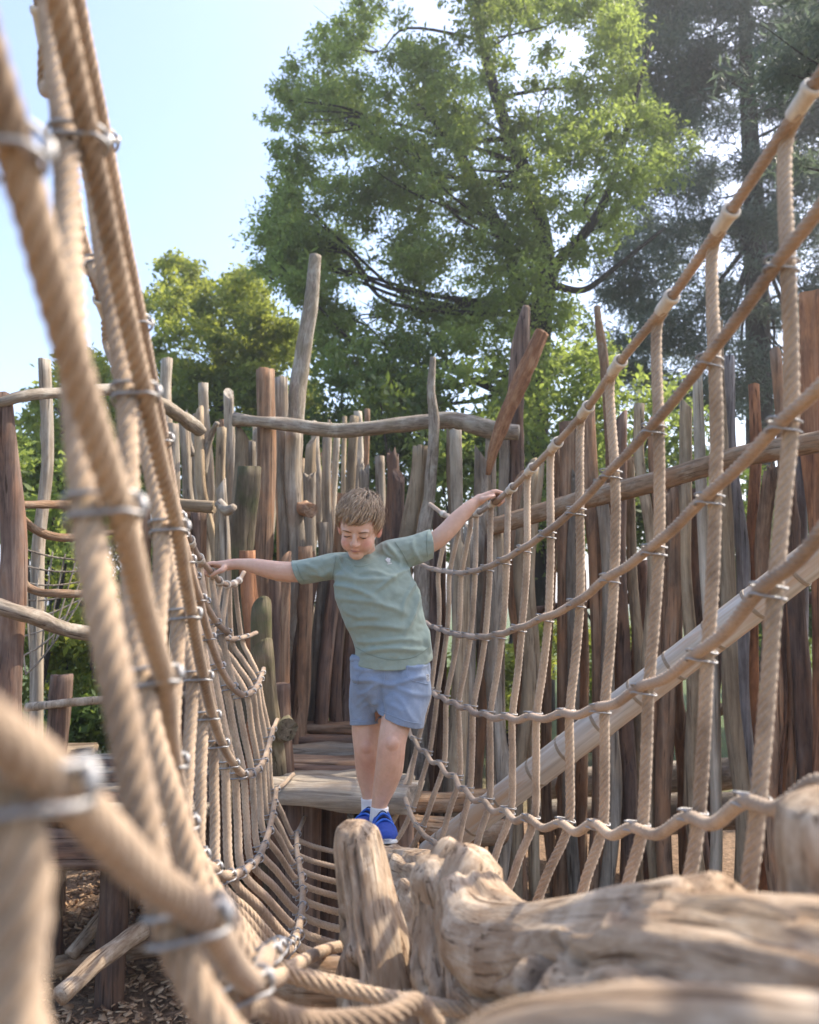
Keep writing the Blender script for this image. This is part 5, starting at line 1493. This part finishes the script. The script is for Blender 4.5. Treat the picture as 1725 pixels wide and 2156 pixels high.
# rib collar
cc = P(769, 1176, 3.04); nrm = unit(np.array([-.16, -.42, .9])); cx_ = unit(np.cross(nrm, [0, 1, 0])); cy_ = np.cross(nrm, cx_)
ring = [cc + cx_ * .076 * math.cos(a) + cy_ * .079 * math.sin(a) + nrm * .003 * math.sin(3 * a) for a in np.linspace(0, 2 * math.pi, 29)]
rv, rf = tube(ring, [[.0105, .0045]] * 29, seg=10, per=2, ref=tuple(nrm), round_ends=False)
obj('collar', MB().add((rv, rf)).mesh(), SHIRT, shirt)

st_ = MB()
st_.add(tube([P(825, 1366, 3.05), P(822, 1385, 3.05), P(822, 1410, 3.05), P(821, 1440, 3.045), P(815, 1462, 3.045), P(812, 1478, 3.05)], [[.134, .088], [.148, .094], [.152, .106], [.146, .110], [.12, .10], [.06, .08]], seg=30, ref=(1, 0, 0)))
st_.add(tube([P(785, 1415, 3.06), P(776, 1450, 3.07), P(770, 1485, 3.08), P(770, 1515, 3.085), P(770, 1560, 3.09)], [[.075, .088], [.072, .085], [.064, .078], [.0605, .072], [.060, .07]], seg=24, ref=(1, 0, 0)))
st_.add(tube([P(858, 1415, 3.04), P(857, 1450, 3.02), P(850, 1480, 3.0), P(844, 1512, 2.98), P(838, 1570, 2.96)], [[.080, .10], [.092, .10], [.089, .093], [.088, .087], [.088, .085]], seg=24, ref=(1, 0, 0)))
sm2 = remeshed(st_.mesh('shorts'), .0062, 5, .5)
co = get_co(sm2); no = get_no(sm2)
zz = co[:, 2] - CAM_Z; uu = 862.5 + co[:, 0] / co[:, 1] * F; vv_ = 1264 - zz / co[:, 1] * F
front = np.clip(-no[:, 1] * 1.5 + .3, 0, 1)
fd = np.zeros(len(co))
for a in [(808, 1438, 740, 1420, 5, .005), (808, 1438, 755, 1455, 5, .004), (808, 1436, 900, 1425, 6, .006), (812, 1440, 905, 1460, 6, .004), (745, 1400, 830, 1412, 5, .005), (850, 1405, 905, 1395, 5, .005),
          (808, 1440, 800, 1515, 6, -.008), (760, 1490, 795, 1470, 5, .003), (830, 1460, 880, 1515, 6, .003), (745, 1480, 790, 1455, 5, .003), (815, 1470, 850, 1500, 6, .003)]:
    fd += fold(*a)
fd += .0022 * vnoise(co[:, 0] * 26, co[:, 1] * 26, co[:, 2] * 26, 19) + .001 * vnoise(co[:, 0] * 70, co[:, 1] * 70, co[:, 2] * 70, 20)
co = co + no * (1.6 * fd * front)[:, None]; set_co(sm2, co)
split = P(800, 1500, 3.03)[0]
bvh_tmp = BVHTree.FromPolygons([tuple(c) for c in co], [tuple(p.vertices) for p in sm2.polygons])
cut(sm2, [(P(768, 1523, 3.085), (.06, -.05, -1), lambda c: c.z < P(800, 1470, 3.0)[2] and (c.x < P(793, 1500, 3.03)[0] or (c.x < P(808, 1500, 3.03)[0] and c.y > 3.035))),
          (P(844, 1514, 2.98), (-.30, .10, -.95), lambda c: c.z < P(800, 1470, 3.0)[2] and not (c.x < P(793, 1500, 3.03)[0] or (c.x < P(808, 1500, 3.03)[0] and c.y > 3.035))),
          (P(824, 1378, 3.05), (0, 0, 1), lambda c: True)])
shorts = obj('shorts', sm2, SHORTS, boy)
so = shorts.modifiers.new('thick', 'SOLIDIFY'); so.thickness = .004; so.offset = -1
obj('waistband', MB().add(tube([P(821, 1387, 3.05) + np.array([.147 * math.cos(a), .092 * math.sin(a), .002 * math.sin(7 * a)]) for a in np.linspace(0, 2 * math.pi, 33)], [[.011, .004]] * 33, seg=8, per=2, ref=(0, 0, 1), round_ends=False)).mesh(), SHORTS, shorts)

bvh_shirt = BVHTree.FromPolygons([tuple(v.co) for v in sm_.vertices], [tuple(p.vertices) for p in sm_.polygons])
bvh_shorts = BVHTree.FromPolygons([tuple(v.co) for v in sm2.vertices], [tuple(p.vertices) for p in sm2.polygons])
CAMP = np.array([0, 0, CAM_Z])
def onto(bvh, u, v, lift=.0012):
    d = unit(P(u, v, 3.0) - CAMP)
    h = bvh.ray_cast(Vector(tuple(CAMP)), Vector(tuple(d)))
    return (None, None) if h[0] is None else (np.array(h[0]) + np.array(h[1]) * lift * (1 if np.dot(np.array(h[1]), d) < 0 else -1), np.array(h[1]) * (1 if np.dot(np.array(h[1]), d) < 0 else -1))
SEAM2 = plain_mat('sage_thread', (.215, .27, .225), .9, 0, .1)
def seam(pix, r=.0011, bvh=None, mat=None, parent=None):
    bvh = bvh or bvh_shorts; mat = mat or SEAM; parent = parent or shorts
    dense = catmull(np.array(pix, float), 6); pts = [onto(bvh, *q)[0] for q in dense]; pts = [p for p in pts if p is not None]
    ok = [pts[0]] if pts else []
    for p in pts[1:]:
        if np.linalg.norm(p - ok[-1]) < .03: ok.append(p)
    if len(ok) > 3: obj('seam', MB().add(tube(ok, [r] * len(ok), seg=5, per=1)).mesh(), mat, parent)
seam([(767, 1388), (765, 1410), (753, 1425), (752, 1440), (741, 1440)])
seam([(859, 1400), (858, 1425), (880, 1436), (903, 1441)])
seam([(741, 1517), (768, 1519), (793, 1513)])
seam([(799, 1495), (825, 1506), (855, 1518), (888, 1524)])
seam([(904, 1420), (899, 1465), (891, 1520)])
seam([(812, 1400), (810, 1420), (808, 1438)])
for q in ([(750, 1362), (770, 1374), (800, 1385), (829, 1389), (870, 1384), (905, 1362)], [(625, 1188), (631, 1206), (641, 1224)], [(900, 1120), (899, 1146), (900, 1172)],
          [(708, 1172), (703, 1200), (700, 1226)], [(832, 1142), (848, 1165), (860, 1190)]):
    seam(q, .0013, bvh_shirt, SEAM2, shirt)

# emblem on the chest: three leaves with stripes and a word below
def flat_shape(polys, origin, right, upv, nrm, th=.0008):
    mb = MB()
    for poly in polys:
        n = len(poly); a = [origin + right * p[0] + upv * p[1] + nrm * th for p in poly]; b = [origin + right * p[0] + upv * p[1] for p in poly]
        mb.add((np.array(a + b), [tuple(range(n))] + [(i, i + n, (i + 1) % n + n, (i + 1) % n) for i in range(n)]))
    return mb.mesh('emblem', smooth=False)
def patch_frame(bvh, u, v, tilt):
    o, nr = onto(bvh, u, v, .0016)
    if o is None: o, nr = P(u, v, 2.93), np.array([0, -1.0, 0])
    nr = unit(nr * .6 + unit(CAMP - o) * .4)
    r_ = unit(np.cross([0, 0, 1.0], nr)); r_ = r_ if r_[0] > 0 else -r_
    u_ = np.cross(nr, r_); u_ = u_ if u_[2] > 0 else -u_
    c_, s_ = math.cos(tilt), math.sin(tilt)
    return o, r_ * c_ + u_ * s_, u_ * c_ - r_ * s_, nr
o_, r_, u_, n_ = patch_frame(bvh_shirt, 818, 1183, R(14))
o_ = o_ + n_ * .003
polys = []
for ang, ln_ in ((0, .0150), (R(40), .0130), (R(-40), .0130)):
    lf_ = []
    for q in np.linspace(0, 2 * math.pi, 14, endpoint=False):
        px_, py_ = .0046 * math.sin(q) * (1 if True else 0), ln_ * .5 * (1 - math.cos(q))
        lf_.append((px_ * math.cos(ang) + py_ * math.sin(ang), -px_ * math.sin(ang) + py_ * math.cos(ang) + .001))
    polys.append([(a * 1.0, b) for a, b in lf_])
for k in range(3): polys.append([(-.0075 + .0012 * k, .0002 - .0022 * k), (.0075 - .0012 * k, .0002 - .0022 * k), (.0072 - .0012 * k, -.0012 - .0022 * k), (-.0072 + .0012 * k, -.0012 - .0022 * k)])
em = obj('emblem', flat_shape(polys, o_, r_, u_, n_), WHITE, shirt)
def word(txt, o, r, u, n, size, mat, parent, name='lettering'):
    cu_ = bpy.data.curves.new('txt', 'FONT'); cu_.body = txt; cu_.size = size; cu_.align_x = 'CENTER'; cu_.align_y = 'CENTER'; cu_.extrude = .0003; cu_.offset = size * .02
    t_ = bpy.data.objects.new('txt', cu_); COL.objects.link(t_)
    dg = bpy.context.evaluated_depsgraph_get(); me_ = bpy.data.meshes.new_from_object(t_.evaluated_get(dg), depsgraph=dg)
    bpy.data.objects.remove(t_)
    me_.materials.clear()
    return obj(name, me_, mat, parent, Matrix(((r[0], u[0], n[0], o[0]), (r[1], u[1], n[1], o[1]), (r[2], u[2], n[2], o[2]), (0, 0, 0, 1))))
word('adidas', o_ - u_ * .0105 + n_ * .0006, r_, u_, n_, .0075, WHITE, shirt)
o_, r_, u_, n_ = patch_frame(bvh_shorts, 900, 1427, R(6))
tagp = obj('label_patch', flat_shape([[(-.0068, -.0125), (.0068, -.0125), (.0068, .0125), (-.0068, .0125)]], o_ + n_ * .001, r_, u_, n_, .001), WHITE, shorts)
INK = plain_mat('black_ink', (.03, .03, .035), .8)
strokes = []
for (x0, y0, x1, y1) in [(-.0045, .0105, .0045, .0085), (-.0045, .0070, .001, .0055), (.002, .0075, .0045, .0030), (-.0045, .0030, .0005, .0012), (-.0045, -.0005, .0045, -.0020), (-.004, -.0045, -.0015, -.0105), (.001, -.0040, .0045, -.0055), (.001, -.0080, .0045, -.0100)]:
    strokes.append([(x0, y1), (x1, y1), (x1, y0), (x0, y0)])
obj('print', flat_shape(strokes, o_ + n_ * .0021, r_, u_, n_, .0004), INK, tagp)

# shoes and socks
def shoe(heel, toe, roll=0.0):
    fwd = unit(toe - heel); sd = unit(np.cross(fwd, [0, 0, 1.0])); upv = np.cross(sd, fwd)
    L = np.linalg.norm(toe - heel)
    T = lambda p: heel + sd * p[0] + fwd * p[1] + upv * p[2]
    ys = np.array([0, .02, .06, .10, .14, .175, .20, .212]) / .212 * L
    hw = [.022, .031, .034, .036, .040, .040, .034, .020]
    ht = [.095, .112, .117, .098, .073, .057, .046, .036]
    root = empty('shoe_tmp', heel, 'x', 'x'); bpy.data.objects.remove(root)
    def loft(hws, h0, h1, pw):
        seg = 20; V = []
        for y_, w_, a_, b_ in zip(ys, hws, h0, h1):
            for j in range(seg):
                q = 2 * math.pi * j / seg; c_, s_ = math.cos(q), math.sin(q)
                xx = math.copysign(abs(c_) ** pw, c_) * w_; k = (math.copysign(abs(s_) ** pw, s_) + 1) / 2
                if s_ > 0: xx *= 1 - .30 * s_ * s_
                V.append(T((xx, y_, a_ + (b_ - a_) * k)))
        f_ = [tuple(q) for q in grid_faces(len(ys), seg)] + [tuple(range(seg - 1, -1, -1)), tuple(range((len(ys) - 1) * seg, len(ys) * seg))]
        return mesh_from(np.array(V), f_, 'shoe')
    upper = obj('shoe', loft(hw, [.006] * 8, ht, .75), BLUE, boy)
    obj('sole', loft([w + .0015 for w in hw], [0] * 8, [.022, .020, .017, .015, .014, .014, .015, .016], .35), SOLE, upper)
    for (y_, w_, h_) in ((.083, .0362, .111), (.112, .0378, .094), (.142, .0408, .075)):
        arc = [T((math.cos(a) * (w_ + .0015) * (1 - .28 * max(0, math.sin(a)) ** 2), y_ / .212 * L + .004 * math.cos(a), .018 + (h_ - .016) * max(0, math.sin(a)) ** .75)) for a in np.linspace(.1, math.pi - .1, 13)]
        obj('strap', MB().add(tube(arc, [[.0095, .0045]] * 13, seg=8, per=2, ref=tuple(fwd))).mesh(), STRAP, upper)
    for k in range(2):                                              # dark mesh between the straps
        y_ = (.0985, .1255)[k]; w_ = (.0362, .0385)[k]; h_ = (.1035, .0855)[k]
        arc = [T((math.cos(a) * (w_ + .0004) * (1 - .28 * max(0, math.sin(a)) ** 2), y_ / .212 * L, .018 + (h_ - .016) * max(0, math.sin(a)) ** .75)) for a in np.linspace(.5, math.pi - .5, 11)]
        obj('mesh_panel', MB().add(tube(arc, [[.0065, .0022]] * 11, seg=6, per=2, ref=tuple(fwd))).mesh(), NAVY, upper)
    for s in (-1, 1):
        for k in range(3):
            y_ = (.058 + .026 * k) / .212 * L
            a_ = T((s * .0395, y_ + .012, .028)); b_ = T((s * .0345, y_, .058 - .006 * k))
            obj('stripe', MB().add(tube([a_, (a_ + b_) / 2 + sd * s * .001, b_], [[.004, .0015]] * 3, seg=6, per=2, ref=tuple(fwd))).mesh(), SOLE, upper)
    obj('heel_tab', MB().add(ellipsoid(T((0, .004, .068)), (.024, .012, .034), np.stack([sd, fwd, upv], 1), 14, 10)).mesh(), SOLE, upper)
    obj('tongue', MB().add(tube([T((0, .095, .100)), T((0, .078, .122)), T((0, .068, .136))], [[.020, .005], [.021, .005], [.018, .004]], seg=10, per=3, ref=tuple(sd))).mesh(), BLUE, upper)
    obj('tongue_mark', MB().add(tube([T((-.011, .083, .1215)), T((.011, .083, .1215))], [.0022, .0022], seg=6, per=2)).mesh(), SOLE, upper)
    return T, upper
shoe(P(801, 1773, 3.035), P(815, 1777, 2.80))
shoe(P(787, 1769, 3.13), P(752, 1757, 2.93))
obj('sock', MB().add(tube([P(799, 1726, 2.985), P(799, 1712, 2.98), P(799.5, 1699, 2.98)], [.036, .0335, .0325], seg=18, per=4, round_ends=False)).mesh(), WHITE, boy)
obj('sock', MB().add(tube([P(778, 1715, 3.09), P(776.5, 1697, 3.10), P(775.5, 1680, 3.10)], [.031, .0275, .0275], seg=18, per=4, round_ends=False)).mesh(), WHITE, boy)
# ------------------------------------------------------------------ thin scattering volume added to imitate soft sun glare
top_z = max(max(v[2] for v in [(WORLD[o.name] @ Vector(c)) for c in o.bound_box]) for o in COL.objects if o.type == 'MESH') + 0.5
hv_, hf_ = box((0, 5, (top_z - 1.2) / 2), (900, 900, top_z + 1.2))
m = bpy.data.materials.new('thin_glare_haze'); m.use_nodes = True
N, L = m.node_tree.nodes, m.node_tree.links
N.remove(N['Principled BSDF'])
pv = N.new('ShaderNodeVolumePrincipled')
pv.inputs['Color'].default_value = (.93, .95, 1.0, 1); pv.inputs['Density'].default_value = .0024; pv.inputs['Anisotropy'].default_value = .45
L.new(pv.outputs[0], N['Material Output'].inputs['Volume'])
hz = obj('glare_haze', mesh_from(hv_, hf_, 'glare_haze', smooth=False), m)
tag(hz, 'thin pale veil added in the air to imitate soft sun glare', 'glare_haze', kind='stuff')
